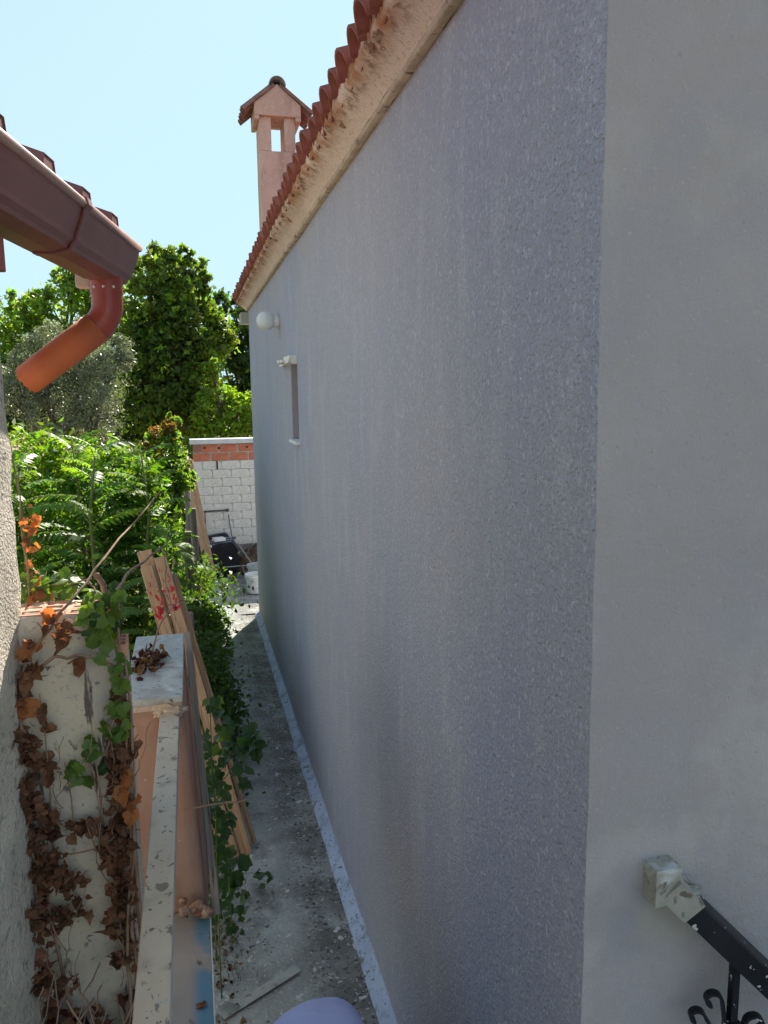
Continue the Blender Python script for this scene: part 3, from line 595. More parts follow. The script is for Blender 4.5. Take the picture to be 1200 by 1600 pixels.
# ribbed metal roof sheet above the gutter
mb = MB(); rs = .37; Rz = G1.z + .02; Uc = [.40, .75, 1.10]
line = []
u = -.45; 
for k in range(14):
    c = .02 + k * .35
    line += [(c - .055, 0), (c - .038, .06), (c + .038, .06), (c + .055, 0), (c + .16, 0), (c + .175, .012), (c + .20, .012), (c + .215, 0)]
n = len(line); vs = []
for back, rise in ((-.075, 0), (-3.0, 1.0)):
    for u, h in line: vs.append(G1 + GD * u + GN * back + Vector((0, 0, .05 + h + rise)))
mb.add(vs, [(j, j + 1, n + j + 1, n + j) for j in range(n - 1)])
o = build('roof_sheet', mb, 'bronze_metal', lh); md = o.modifiers.new('s', 'SOLIDIFY'); md.thickness = .004
mb = MB()
for k in range(8):                                         # closed rib ends
    c = .02 + k * .35
    q = [G1 + GD * (c + a) + GN * -.077 + Vector((0, 0, .049 + b)) for a, b in ((-.055, -.03), (-.055, 0), (-.038, .06), (.038, .06), (.055, 0), (.055, -.03))]
    mb.add(q, [(0, 1, 2, 3, 4, 5)])
build('rib_end', mb, 'bronze_metal', lh)
# fascia board, soffit and rafter end
Mf = Matrix(((GD.x, GN.x, 0, G1.x), (GD.y, GN.y, 0, G1.y), (0, 0, 1, G1.z), (0, 0, 0, 1)))
mb = MB().box((.03, -.185, -.115), (3.2, -.152, .03), Mf); build('fascia', mb, 'bronze_metal', lh, bevel=.003)
mb = MB().box((.02, -.215, -.145), (.07, -.165, -.04), Mf); build('fascia_end', mb, 'soffit', lh, bevel=.004)
mb = MB().box((1.02, -.27, -.235), (1.07, -.10, -.155), Mf); build('rafter_end', mb, 'pipe', lh, bevel=.003)

# ================================================================== LOW WALL
lw = thing('low_wall', (-.33, 2.3, 1.1), 'low off white plastered wall topped by open hollow bricks', 'wall')
mb = MB(); LWY = 2.20
top = [(-.60, 2.62), (-.47, 2.62), (-.46, 2.625), (-.30, 2.62), (-.285, 2.60), (-.28, 2.53), (-.235, 2.525), (-.22, 2.47), (-.19, 2.45)]
xs = np.arange(-.62, -.200, .0125)
tz = lambda x: float(np.interp(x, [t[0] for t in top], [t[1] for t in top])) + .004 * nz(x * 40, 2)
nzr = 46; vs = []
for x in xs:
    h = tz(x)
    for k in range(nzr):
        z = .95 + (h - .95) * k / (nzr - 1); e = max(0, (z - h + .02) / .02) * .006
        bulge = .02 * max(0, (-.43 - x) / .08) ** 2 * (1 if z < 2.6 else .5)
        vs.append((x, LWY + .006 * nz(x * 6, z * 6) + .002 * nz(x * 25, z * 25) + e - bulge, z))
    vs.append((x, LWY + .17, h))
n = nzr + 1
mb.add(vs, [(i * n + j, (i + 1) * n + j, (i + 1) * n + j + 1, i * n + j + 1) for i in range(len(xs) - 1) for j in range(n - 1)])
xe = xs[-1]; mb.add([(xe, LWY, .95), (xe, LWY + .17, .95), (xe, LWY + .17, tz(xe)), (xe, LWY, tz(xe) - .01)], [(0, 1, 2, 3)])
mb.add([(xs[0], LWY + .171, .95), (xe, LWY + .171, .95), (xe, LWY + .171, tz(xe)), (xs[0], LWY + .171, 2.62)], [(1, 0, 3, 2)])
build('plaster', mb, 'old_white', lw, smooth=True)
def hollow_brick(w, d, h, nx, ny, t=.009):
    """open cells facing up"""
    mb = MB(); cw = (w - t * (nx + 1)) / nx; cd = (d - t * (ny + 1)) / ny
    for i in range(nx + 1): mb.box((i * (cw + t), 0, 0), (i * (cw + t) + t, d, h))
    for j in range(ny + 1):
        for i in range(nx): mb.box((i * (cw + t) + t, j * (cd + t), 0), (i * (cw + t) + t + cw, j * (cd + t) + t, h - .0004))
    mb.box((t, t, .002), (w - t, d - t, .006)); return mb
hb = hollow_brick(.118, .14, .045, 2, 3).mesh('brick', mats=[M['hollow_brick']])
for x, z, r in ((-.475, 2.622, 1), (-.352, 2.618, -2), (-.285, 2.53, 3)):
    place('brick', hb, lw, Matrix.Translation((x, LWY + .008, z - .039)) @ Matrix.Rotation(rad(r), 4, 'Z') @ Matrix.Scale(1 if x < -.3 else .75, 4))

# ================================================================== PILLAR with cap, ledge, rail
pl = thing('wall_pillar', (-.19, 3.4, 1.1), 'short salmon plastered pillar wall capped with a white marble slab', 'pillar')
mb = MB(); PY0, PY1 = 3.05, 3.85; k = 30; vs = []
rings = []
for i in range(k + 1):
    t = i / k; z = .95 + (2.005 - .95) * t; xl = -.352 + .052 * t; xr_ = -.018 - .062 * t
    if t > .55: pass
    ring = []
    for (x, y) in [(xl, PY1), (xl, PY0 + .012), (xl + .01, PY0)] + [(xl + (xr_ - xl) * a, PY0) for a in (.2, .4, .6, .8)] + [(xr_ - .01, PY0), (xr_, PY0 + .012), (xr_, PY1)]:
        ring.append((x + .003 * nz(x * 9, y * 9, z * 9), y + .004 * nz(x * 12, z * 9, 3), z))
    rings.append(ring)
n = len(rings[0])
for r_ in rings: vs += r_
mb.add(vs, [(i * n + j, i * n + j + 1, (i + 1) * n + j + 1, (i + 1) * n + j) for i in range(k) for j in range(n - 1)] + [tuple(i * n + n - 1 for i in ())] if False else [(i * n + j, i * n + j + 1, (i + 1) * n + j + 1, (i + 1) * n + j) for i in range(k) for j in range(n - 1)])
mb.add([(-.352, PY1, .95), (-.018, PY1, .95), (-.08, PY1, 2.005), (-.30, PY1, 2.005)], [(1, 0, 3, 2)])
build('body', mb, 'salmon', pl, smooth=True).data.transform(Matrix.Identity(4))
mb = MB().box((-.302, 3.03, 2.024), (-.078, 3.87, 2.052)); build('cap', mb, 'cap_marble', pl, bevel=.004)
mb = MB().box((-.298, 3.042, 1.992), (-.082, 3.85, 2.024)); build('mortar_bed', mb, 'plaster_edge', pl, bevel=.006)
mb = MB(); mb.blob((-.115, 3.04, 1.985), (.05, .02, .028), 3, .8, 3, (14, 9)); mb.blob((-.16, 3.045, 1.98), (.03, .014, .02), 5, .8, 3, (14, 9)); build('broken_mortar', mb, 'plaster_edge', pl, smooth=True)
mb = MB(); rr = random.Random(12)
for k in range(13):
    s_ = rr.uniform(.010, .030); mb.blob((rr.uniform(-.12, -.02), rr.uniform(2.93, 3.04), 1.14 + s_ * .5 + rr.uniform(0, .05)), (s_, s_ * .8, s_ * .8), k, .7, 2.5, (8, 6))
tag(build('rubble_heap', mb, 'mortar', smooth=True), 'broken brown plaster rubble at the foot of the salmon pillar', kind='stuff')
led = thing('ledge', (-.15, 2.0, 0), 'blue painted marble ledge with a pale edge beside the path', 'ledge')
mb = MB().box((-.33, .9, 1.10), (-.018, 3.04, 1.13)); build('slab', mb, 'blue_ledge', led, bevel=.002)
mb = MB().box((-.0175, .9, 1.098), (-.012, 3.04, 1.132)); build('edge', mb, 'ledge_edge', led)
mb = MB().box((-.32, .92, 0), (-.03, 3.03, 1.10)); build('base', mb, 'cement', led)

lr = thing('railing', (-.13, 1.6, 1.13), 'pale weathered flat metal handrail running to the salmon pillar', 'railing')
mb = MB().box((-.166, -.6, 1.945), (-.094, 3.07, 1.99)); o = build('handrail', mb, ['rail_paint', 'rail_side'], lr, bevel=.003)
for p in o.data.polygons:
    if abs(p.normal.z) < .5: p.material_index = 1
for y in (-.4, .7):
    mb = MB().box((-.145, y, 1.13), (-.115, y + .03, 1.945)); build('post', mb, 'rail_side', lr, bevel=.002)

# grey board against the pillar
def beam_between(name, a, b, w, t, mat, label, cat, group=None, updir=(0, -1, 0), bevel=.003, seg=8, parent=None):
    a, b = Vector(a), Vector(b); ax = (b - a).normalized(); u = Vector(updir); u = (u - ax * u.dot(ax)).normalized(); r = ax.cross(u)
    mb = MB(); vs = []
    for i in range(seg + 1):
        p = a + (b - a) * i / seg; j = .0015
        for su, sr in ((-1, -1), (1, -1), (1, 1), (-1, 1)):
            vs.append(p + r * (su * w / 2 + random.uniform(-j, j)) + u * (sr * t / 2 + random.uniform(-j, j)))
    mb.add(vs, [(i * 4 + j, i * 4 + (j + 1) % 4, (i + 1) * 4 + (j + 1) % 4, (i + 1) * 4 + j) for i in range(seg) for j in range(4)] + [(3, 2, 1, 0), tuple(seg * 4 + k for k in range(4))])
    # local frame along the board so that the grain follows it
    o = build(name, mb, mat, parent, bevel=bevel, origin=a if parent is None else None)
    if parent is None:
        Rm = Matrix((r, u, ax)).transposed().to_4x4(); o.data.transform(Rm.inverted()); o.matrix_basis = Matrix.Translation(a) @ Rm
        tag(o, label, cat, group)
    return o, a, ax, u, r
beam_between('board', (.012, 3.00, 1.12), (-.058, 3.70, 2.10), .045, .03, 'grey_wood', 'grey weathered board leaning along the side of the salmon pillar', 'board', updir=(1, 0, 0))
# near timber planks with red stamp
def strokes(o, frame, rects, mat, name):
    a, ax, u, r, half = frame; mb = MB()
    for (s0, s1, r0, r1, sk) in rects:
        q = [a + ax * s0 + r * (r0) + u * (half + .001), a + ax * s0 + r * (r1) + u * (half + .001), a + ax * s1 + r * (r1 + sk) + u * (half + .001), a + ax * s1 + r * (r0 + sk) + u * (half + .001)]
        mb.add(q, [(0, 1, 2, 3)])
    me = mb.mesh(name, (0, 0, 0), [M[mat]])
    c = bpy.data.objects.new(name, me); COL.objects.link(c); c.parent = o; c['kind'] = 'stuff'; me.transform(o.matrix_basis.inverted()); return c
rr = random.Random(4)
PG = 'timber planks leaning on the fence near the pillar'
for k, (a, b, w, lab) in enumerate([((.155, 5.22, 0.0), (-.345, 5.63, 2.03), .084, 'left raw pine plank with red stamp leaning behind the pillar'),
                                    ((.245, 5.24, 0.0), (-.250, 5.65, 2.09), .084, 'right raw pine plank with red stamp leaning behind the pillar')]):
    o, a_, ax, u, r = beam_between('plank', a, b, w, .045, 'pine', lab, 'plank', PG, bevel=.006)
    L = (Vector(b) - Vector(a)).length; rects = []
    for q in range(16):
        s0 = L - .40 + rr.uniform(0, .16); rects.append((s0, s0 + rr.uniform(.02, .05), *(lambda c: (c, c + rr.uniform(.008, .02)))(rr.uniform(-.035, .02)), rr.uniform(-.02, .02)))
    for q in range(9):
        s0 = L - .20 + rr.uniform(0, .12); rects.append((s0, s0 + rr.uniform(.012, .03), *(lambda c: (c, c + rr.uniform(.003, .007)))(rr.uniform(-.035, .03)), rr.uniform(-.012, .012)))
    sgn = 1 if u.y < 0 else -1
    strokes(o, (a_, ax, u * sgn, r, .0235), rects, 'red_paint', 'red_stamp')
beam_between('plank', (.10, 5.36, 0), (-.36, 5.76, 2.12), .10, .03, 'pine', 'third pine plank standing just behind the two red stamped ones', 'plank', PG, bevel=.005)
beam_between('plank', (.305, 5.32, .03), (-.16, 5.70, 1.95), .035, .05, 'pine', 'thin dirty pine batten at the right side of the stamped planks', 'plank', PG, bevel=.005)
PG2 = 'long pine boards leaning on the far fence'
for k, (a, b, w, lab) in enumerate([((.20, 13.75, .03), (-.122, 13.75, 2.12), .085, 'left one of the two far leaning boards, printed black at its top'),
                                    ((.285, 13.8, .03), (-.035, 13.8, 2.14), .085, 'right one of the two far leaning boards in front of brick wall')]):
    o, a_, ax, u, r = beam_between('plank', a, b, w, .04, 'pine', lab, 'plank', PG2, bevel=.004)
    L = (Vector(b) - Vector(a)).length; sgn = 1 if u.y < 0 else -1; rects = []
    for q in range(14 if k == 0 else 8):
        s0 = L - .42 + rr.uniform(0, .36); c = rr.uniform(-.035, .015); rects.append((s0, s0 + rr.uniform(.02, .05), c, c + rr.uniform(.01, .022), 0))
    strokes(o, (a_, ax, u * sgn, r, .021), rects, 'black_ink', 'printed_mark')

# ================================================================== FENCE
for k, (x, y, z, r, lab) in enumerate([(-.10, 10.7, 1.42, .055, 'nearest grey wooden fence post, shortest of the three'), (-.02, 11.2, 1.66, .05, 'middle grey fence post with wire looped round its top'), (-.09, 12.1, 1.86, .045, 'farthest grey fence post behind the other two'),
                                       (-.10, 7.4, 1.2, .05, 'grey fence post hidden in ivy beside the path')]):
    mb = MB(); mb.tube([(x, y, -.1), (x + .01, y, z * .5), (x, y, z - .01), (x, y, z)], [r * 1.05, r, r * .95, r * .8], 10); mb.v = [(a + .004 * nz(a * 30, b * 30, c * 3), b, c) for a, b, c in mb.v]
    tag(build('fence_post', mb, 'grey_wood', smooth=True), lab, 'fence post', 'grey wooden fence posts')
wf = MB()
for k in range(24):
    for sgn in (-1, 1):
        y0 = 9.6 + k * .12; pts = [(-.13 + .006 * math.sin(t * 7 + k), y0 + sgn * t * .55, t * 1.35 * (1 + 0)) for t in np.linspace(0, 1, 8)]; wf.tube(pts, .0022, 3, caps=False)
tag(build('wire_fence', wf, 'dull_metal'), 'sagging rusty wire netting stretched between the grey posts', 'fence')

# ================================================================== BACK BRICK WALL
BY = 15.0; CW, CH = .345, .160; BX0 = .02
bw = thing('brick_wall', (1.3, BY, 0), 'white painted block wall with two red brick courses and a concrete coping', 'wall')
mb = MB().box((BX0 + .012, BY + .02, .36), (3.4, BY + .17, 2.34)); build('mortar', mb, 'dark_joint', bw)
def brickmesh(w, h, mat, seed):
    rr = random.Random(seed); mb = MB().box((0, 0, 0), (w, .1, h)); mb.v = [(x + rr.uniform(-.004, .004), y + rr.uniform(-.003, .003), z + rr.uniform(-.003, .003)) for x, y, z in mb.v]
    me = mb.mesh('brick', mats=[M[mat]]); return me
wm = [brickmesh(CW - .005, CH - .005, 'white_brick', k) for k in range(5)]; rm = [brickmesh(CW - .03, CH - .022, 'red_brick', k + 20) for k in range(3)]
wh = brickmesh(CW / 2 - .008, CH - .008, 'white_brick', 77)
z0 = .41
def add_brick(me, x, z, dy=0):
    o = place('brick', me, bw, Matrix.Translation((x, BY + dy, z)));
    md = o.modifiers.new('b', 'BEVEL'); md.width = .006; md.segments = 2; return o
rr = random.Random(9)
for c in range(10):
    z = z0 + c * CH
    off = (c % 2) * CW / 2; 
    if off: add_brick(wh, BX0, z, rr.uniform(-.004, .004))
    x = BX0 + off
    while x < 3.2:
        add_brick(rr.choice(wm), x, z + rr.uniform(-.002, .002), rr.uniform(-.005, .005)); x += CW
ztop = z0 + 10 * CH
for c in range(2):
    x = BX0 + (c % 2) * .14 - .0
    if c == 1: x = BX0 + .15
    while x < 3.2:
        add_brick(rr.choice(rm), x, ztop + c * CH + .006, rr.uniform(0, .006)); x += CW
he = MB(); t = .012
for i in range(4): he.box((i * .04, 0, 0), (i * .04 + t, .09, .13)); he.box((0, 0, i * .04), (.132, .088, i * .04 + t))
place('brick', he.mesh('hollow_end', mats=[M['red_brick']]), bw, Matrix.Translation((BX0 + .005, BY, ztop + CH + .008)))['label'] = 'end brick with its square holes showing'
mb = MB().box((BX0 - .05, BY - .07, ztop + 2 * CH + .002), (3.45, BY + .28, ztop + 2 * CH + .09)); build('coping', mb, 'slab', bw, bevel=.01)
mb = MB().box((BX0 + .005, BY - .012, -.1), (3.42, BY + .17, .405)); build('plinth', mb, 'cement', bw, bevel=.01)
mb = MB()
for x, z in ((.50, ztop + CH + .08), (1.02, ztop + CH + .085), (.24, ztop + CH + .09)): mb.blob((x, BY - .002, z), (.022, .012, .018), x * 9, .5, 3, (9, 6))
build('drill_hole', mb, 'black_ink', bw)
mb = MB().box((.44, BY - .012, ztop - .16), (.468, BY - .004, ztop + .0)); build('joint_gap', mb, 'black_ink', bw)
# shadowless dark pipe with tap on the block wall
wp = thing('water_pipe', (.3, BY - .05, .8), 'thin grey water pipe with a tap on the white block wall', 'pipe')
mb = MB(); mb.tube([(.17, BY - .03, 1.07), (.62, BY - .03, 1.08)], .014, 8); mb.box((.58, BY - .06, 1.055), (.63, BY - .01, 1.10)); build('pipe', mb, 'dark_metal', wp, smooth=False)
mb = MB(); mb.tube([(.19, BY - .03, 1.07), (.195, BY - .03, .75), (.2, BY - .03, .5)], .009, 6); build('riser', mb, 'dark_metal', wp)
mb = MB(); mb.tube([(.62, BY - .04, 1.0), (.64, BY - .05, .8), (.67, BY - .06, .56)], .008, 6); mb.box((.61, BY - .08, .53), (.74, BY - .03, .555)); build('hose_drop', mb, 'dark_metal', wp)
# dirt mound
mb = MB()
for k in range(9): mb.blob((.95 + k * .11 + random.uniform(-.05, .05), BY - .3 + random.uniform(-.1, .1), .02), (.22, .2, .22 + .08 * (k % 3)), k, .5, 3, (16, 10))
tag(build('soil_heap', mb, 'soil', smooth=True), 'dark soil heaped against the plinth of the white block wall', kind='stuff')

# ---- black bin lying on its side
bn = thing('wheeled_bin', (.52, 14.2, 0), 'black plastic bin lying tipped over below the white block wall', 'bin')
Bm = Matrix.Translation((.50, 13.95, .335)) @ Matrix.Rotation(rad(-6), 4, 'Y') @ Matrix.Rotation(rad(12), 4, 'Z')
def rrect(w, h, r, n=4):
    pts = []
    for cx_, cz_, a0 in ((w / 2 - r, h / 2 - r, 0), (-w / 2 + r, h / 2 - r, 90), (-w / 2 + r, -h / 2 + r, 180), (w / 2 - r, -h / 2 + r, 270)):
        for k in range(n + 1): a = rad(a0 + 90 * k / n); pts.append((cx_ + r * math.cos(a), cz_ + r * math.sin(a)))
    return pts
def loft(secs, Mx, capa=True, capb=True):
    mb = MB(); n = len(secs[0][1]); vs = []
    for y, s in secs: vs += [Mx @ Vector((x, y, z)) for x, z in s]
    fs = [(i * n + j, (i + 1) * n + j, (i + 1) * n + (j + 1) % n, i * n + (j + 1) % n) for i in range(len(secs) - 1) for j in range(n)]
    if capa: fs.append(tuple(range(n)))
    if capb: fs.append(tuple(range((len(secs) - 1) * n, len(secs) * n))[::-1])
    return mb.add(vs, fs)
build('body', loft([(0, rrect(.46, .52, .07)), (.02, rrect(.49, .56, .08)), (.5, rrect(.56, .62, .08)), (.85, rrect(.60, .66, .08))], Bm), 'black_plastic', bn, bevel=.006)
for y in (.10, .24, .40):
    build('rib', loft([(y, rrect(.515 + y * .13, .575 + y * .12, .08)), (y + .05, rrect(.525 + y * .13, .585 + y * .12, .08))], Bm), 'dusty_plastic', bn, bevel=.006)
build('lid', loft([(.86, rrect(.64, .70, .08)), (.90, rrect(.62, .68, .08))], Bm), 'dusty_plastic', bn, bevel=.006)
mb = MB().box((-.03, -.02, -.02), (.03, .03, .20), Matrix.Translation((.80, 13.93, .06)) @ Matrix.Rotation(rad(-50), 4, 'Y') @ Matrix.Scale(.9, 4)); build('foot', mb, 'black_plastic', bn, bevel=.008)
for s_ in (.12, .30):
    mb = MB(); mb.lathe([(.001, -.025), (.085, -.025), (.1, -.015), (.1, .015), (.085, .025), (.001, .025)], Bm @ Vector((.20, .62 + s_ * .3, -.30)), 18, Matrix.Rotation(rad(90), 4, 'Y')); build('wheel', mb, 'black_plastic', bn, smooth=False)
rr = random.Random(2)
mb = MB().box((-.10, -.08, 0), (.10, .08, .06), Matrix.Translation((.40, 14.05, .665)) @ Matrix.Rotation(.3, 4, 'Z')); tag(build('plastic_tray', mb, 'bucket', bevel=.01), 'small white plastic tray lying on top of the tipped black bin', 'tray')
# T handled tool, broom stick, metal bar
mb = MB(); mb.tube([(.62, 13.92, .70), (.80, 13.85, .42)], .022, 8); mb.box((.75, 13.80, .44), (.92, 13.84, .47)); tag(build('tool_handle', mb, 'dark_metal'), 'dark T shaped tool leaning over the corner of the black bin', 'tool')
mb = MB(); mb.tube([(.72, 13.95, .62), (.90, 13.6, .36), (1.02, 13.38, .18)], .013, 8); mb.tube([(.97, 13.45, .25), (1.04, 13.34, .15)], .022, 8); tag(build('broom_stick', mb, 'grey_wood'), 'brown wooden stick slanting from the bin down into the tub', 'stick')
mb = MB(); mb.tube([(.46, 13.5, .30), (.93, 13.5, .31)], .009, 8); mb.tube([(.76, 13.5, .30), (.80, 13.45, .12), (.90, 13.4, .05), (1.03, 13.4, .05)], .007, 6); tag(build('metal_bar', mb, 'dull_metal'), 'thin bent metal bar crossing in front of the black bin', 'bar')
# buckets
def bucket(loc, r, h, mat, label, cat, tilt=0):
    t = thing('bucket', loc, label, cat); c = Vector(loc)
    prof = [(.001, 0), (r * .78, 0), (r * .80, .006), (r * .97, h * .86), (r * 1.04, h * .87), (r * 1.04, h * .92), (r * 1.0, h * .93), (r * 1.03, h), (r * .97, h), (r * .76, .012), (.001, .012)]
    Mx = Matrix.Rotation(tilt, 4, 'Y'); mb = MB(); mb.lathe(prof, c, 28, Mx); build('body', mb, mat, t, smooth=False); return t
bk = bucket((.92, 12.75, .012), .165, .31, 'bucket', 'white plastic paint bucket standing by the far corner of the wall', 'bucket')
mb = MB()
for (u0, u1, z_0, z_1) in ((-.62, -.40, .205, .215), (-.55, -.30, .225, .232), (-.36, -.22, .205, .213), (-.62, -.45, .175, .181), (-.50, -.28, .07, .13)):
    q = []
    for u, z in ((u0, z_0), (u1, z_0), (u1, z_1), (u0, z_1)):
        a = rad(-90) + u; r_ = .165 * (.80 + .17 * z / .27) + .002; q.append((.92 + math.cos(a) * r_, 12.75 + math.sin(a) * r_, .012 + z))
    mb.add(q, [(0, 1, 2, 3)])
build('label_print', mb, 'black_ink', bk)
bucket((1.02, 13.35, .01), .19, .34, 'tub', 'greenish grey tub half hidden behind the white bucket', 'tub')

# ================================================================== small things on the path
o, *_ = beam_between('metal_strip', (.01, 3.76, .018), (.44, 4.0, .022), .062, .004, 'strip_metal', 'flat grey perforated metal strip lying on the path by the ledge', 'strip', updir=(0, 0, 1), bevel=0)
mb = MB()
for k in range(7): mb.box((-.045, -.03 + k * .009, 0), (.045, -.026 + k * .009, .004), Matrix.Translation((.055, 3.80, .028)) @ Matrix.Rotation(rad(-35), 4, 'Z'))
tag(build('grating', mb, 'dull_metal'), 'little ribbed grating piece beside the end of the metal strip', 'grating')
pv = []
mb = MB(); rr = random.Random(31)
for k in range(1500):
    if k < 900: x, y = -.05 + abs(rr.gauss(0, .14)), rr.uniform(3.2, 5.4)
    elif k < 1250: x, y = rr.uniform(.45, .8), rr.uniform(3.2, 9)
    else: x, y = rr.uniform(.1, .8), rr.uniform(3.2, 11)
    s_ = rr.choice((.003, .004, .005, .007, .010)) * (1.3 if k < 900 else 1); mb.blob((x, y, s_ * .3), (s_, s_ * rr.uniform(.6, 1), s_ * .6), k, .5, 2, (5, 4))
tag(build('pebbles', mb, 'pebble'), 'loose pebbles and grit scattered over the concrete path', kind='stuff')

# ================================================================== VEGETATION
def leaf_cloud(blobs, n, size, seed, aspect=.55, clump=24, spread=.16, flat=.0, fill=.45):
    rng = np.random.default_rng(seed); B = np.array(blobs, float)
    wts = B[:, 3] * B[:, 4] * B[:, 5]; wts = wts ** .55; wts /= wts.sum()
    nc = max(8, n // clump); bi = rng.choice(len(B), nc, p=wts)
    d = rng.normal(size=(nc, 3)); d /= np.linalg.norm(d, axis=1)[:, None]
    rad_ = rng.uniform(fill, 1.0, nc) ** .6
    cc = B[bi, :3] + d * B[bi, 3:6] * rad_[:, None]
    csz = B[bi, 3:6].mean(1) * spread * rng.uniform(.6, 1.5, nc)
    ci = rng.integers(0, nc, n)
    P = cc[ci] + rng.normal(size=(n, 3)) * csz[ci][:, None] * np.array([1, 1, .7])
    nm = rng.normal(size=(n, 3)) * (1 - flat * .6) + np.array([0, 0, flat * 1.6]); nm /= np.linalg.norm(nm, axis=1)[:, None]
    t = rng.normal(size=(n, 3)); t -= nm * (t * nm).sum(1)[:, None]; t /= np.linalg.norm(t, axis=1)[:, None]; b = np.cross(nm, t)
    s = (size * rng.uniform(.6, 1.35, n))[:, None]
    V = np.stack([P - t * s * .5, P + b * s * aspect * .5 + nm * s * .08, P + t * s * .5 - nm * s * .1, P - b * s * aspect * .5 + nm * s * .08], 1)
    return V.reshape(-1, 3)
def cloud_obj(name, V, mat, parent=None, label=None, kind=None, origin=None):
    me = bpy.data.meshes.new(name); n = len(V) // 4
    off = np.array(OFF[parent.name]) if parent is not None else np.array(origin if origin is not None else (0, 0, 0), float)
    me.vertices.add(len(V)); me.vertices.foreach_set('co', (V - off).astype(np.float32).ravel())
    me.loops.add(n * 4); me.loops.foreach_set('vertex_index', np.arange(n * 4, dtype=np.int32))
    me.polygons.add(n); me.polygons.foreach_set('loop_start', np.arange(0, n * 4, 4, dtype=np.int32))
    try: me.polygons.foreach_set('loop_total', np.full(n, 4, dtype=np.int32))
    except Exception: pass
    me.materials.append(M[mat]); me.update(calc_edges=True)
    o = bpy.data.objects.new(name, me); COL.objects.link(o)
    if parent is not None: o.parent = parent
    else: o.location = tuple(off)
    OFF[o.name] = Vector(off)
    if label: o['label'] = label
    if kind: o['kind'] = kind
    return o
def tree(base, blobs, n, size, mat, label, seed, tr=.16, group=None, cat='tree', name='tree', young=0, clump=24, spread=.16, limbs=True, aspect=.55):  # young: count of lime leaves that paint a sunlit rim on the crown
    t = thing(name, base, label, cat, group); base = Vector(base)
    cen = Vector(np.mean(np.array(blobs)[:, :3], axis=0)); rr = random.Random(seed)
    mb = MB(); fork = Vector((base.x + (cen.x - base.x) * .4, base.y, base.z + (cen.z - base.z) * .45))
    mb.tube([base - Vector((0, 0, .1)), base.lerp(fork, .5) + Vector((rr.uniform(-.1, .1), 0, 0)), fork], [tr * 1.15, tr * .9, tr * .8], 9)
    build('trunk', mb, 'bark', t, smooth=True)
    mb = MB()
    for b_ in blobs:
        c = Vector(b_[:3]); mid = fork.lerp(c, .5) + Vector((rr.uniform(-.2, .2), rr.uniform(-.2, .2), .15)) * b_[3]
        mb.tube([fork, mid, c], [tr * .55, tr * .35, tr * .12], 6)
        for q in range(4):
            d = Vector((rr.uniform(-1, 1), rr.uniform(-1, 1), rr.uniform(-.4, 1))).normalized(); e = c + Vector((d.x * b_[3], d.y * b_[4], d.z * b_[5])) * .8
            mb.tube([mid.lerp(c, .6), c.lerp(e, .5), e], [tr * .2, tr * .12, tr * .04], 4)
    build('branches', mb, 'bark', t, smooth=True)
    sat = []
    for b_ in blobs:
        r_ = .80; sat.append((b_[0], b_[1], b_[2], b_[3] * r_, b_[4] * r_, b_[5] * r_))
        for q in range(7):
            d = Vector((rr.gauss(0, 1), rr.gauss(0, .7), rr.gauss(.15, 1))).normalized(); k_ = rr.uniform(.18, .40); f_ = rr.uniform(.8, 1.12)
            sat.append((b_[0] + d.x * b_[3] * f_, b_[1] + d.y * b_[4] * f_, b_[2] + d.z * b_[5] * f_, b_[3] * k_, b_[4] * k_, b_[5] * k_ * 1.15))
    cloud_obj('crown', leaf_cloud(sat, n, size, seed, clump=clump, spread=spread * 1.2, aspect=aspect, fill=.45), mat, t)
    if young: cloud_obj('backlit_edge_tint', leaf_cloud(sat, young, size * .95, seed + 500, clump=9, spread=spread * .7, aspect=aspect, fill=.85), 'leaf_lime', t, label='lighter yellow green leaves painting backlight into the crown edge')  # backlit rim put into the colour: lime leaves over the outer crown
    return t

TG = 'trees beyond the far end of the garden'
# far left tree
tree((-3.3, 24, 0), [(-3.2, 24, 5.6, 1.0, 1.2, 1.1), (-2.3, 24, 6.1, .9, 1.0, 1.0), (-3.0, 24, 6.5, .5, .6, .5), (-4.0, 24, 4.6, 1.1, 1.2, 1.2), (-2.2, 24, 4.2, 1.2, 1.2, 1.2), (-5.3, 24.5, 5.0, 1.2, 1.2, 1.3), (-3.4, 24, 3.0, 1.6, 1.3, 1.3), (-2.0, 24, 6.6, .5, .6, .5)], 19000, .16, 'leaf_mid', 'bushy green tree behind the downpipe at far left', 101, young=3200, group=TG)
# big central tree
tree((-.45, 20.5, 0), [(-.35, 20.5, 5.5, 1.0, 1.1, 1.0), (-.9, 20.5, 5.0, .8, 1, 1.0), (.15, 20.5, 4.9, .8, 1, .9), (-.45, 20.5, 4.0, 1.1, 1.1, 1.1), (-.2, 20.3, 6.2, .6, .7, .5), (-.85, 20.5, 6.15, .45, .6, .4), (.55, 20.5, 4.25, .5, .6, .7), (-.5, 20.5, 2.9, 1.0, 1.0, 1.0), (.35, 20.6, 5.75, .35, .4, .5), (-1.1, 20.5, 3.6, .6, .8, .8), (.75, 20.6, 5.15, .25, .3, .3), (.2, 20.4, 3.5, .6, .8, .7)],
     27000, .15, 'leaf_mid', 'tallest dense green tree in the centre of the garden view', 102, young=4200, tr=.2, group=TG, clump=30)
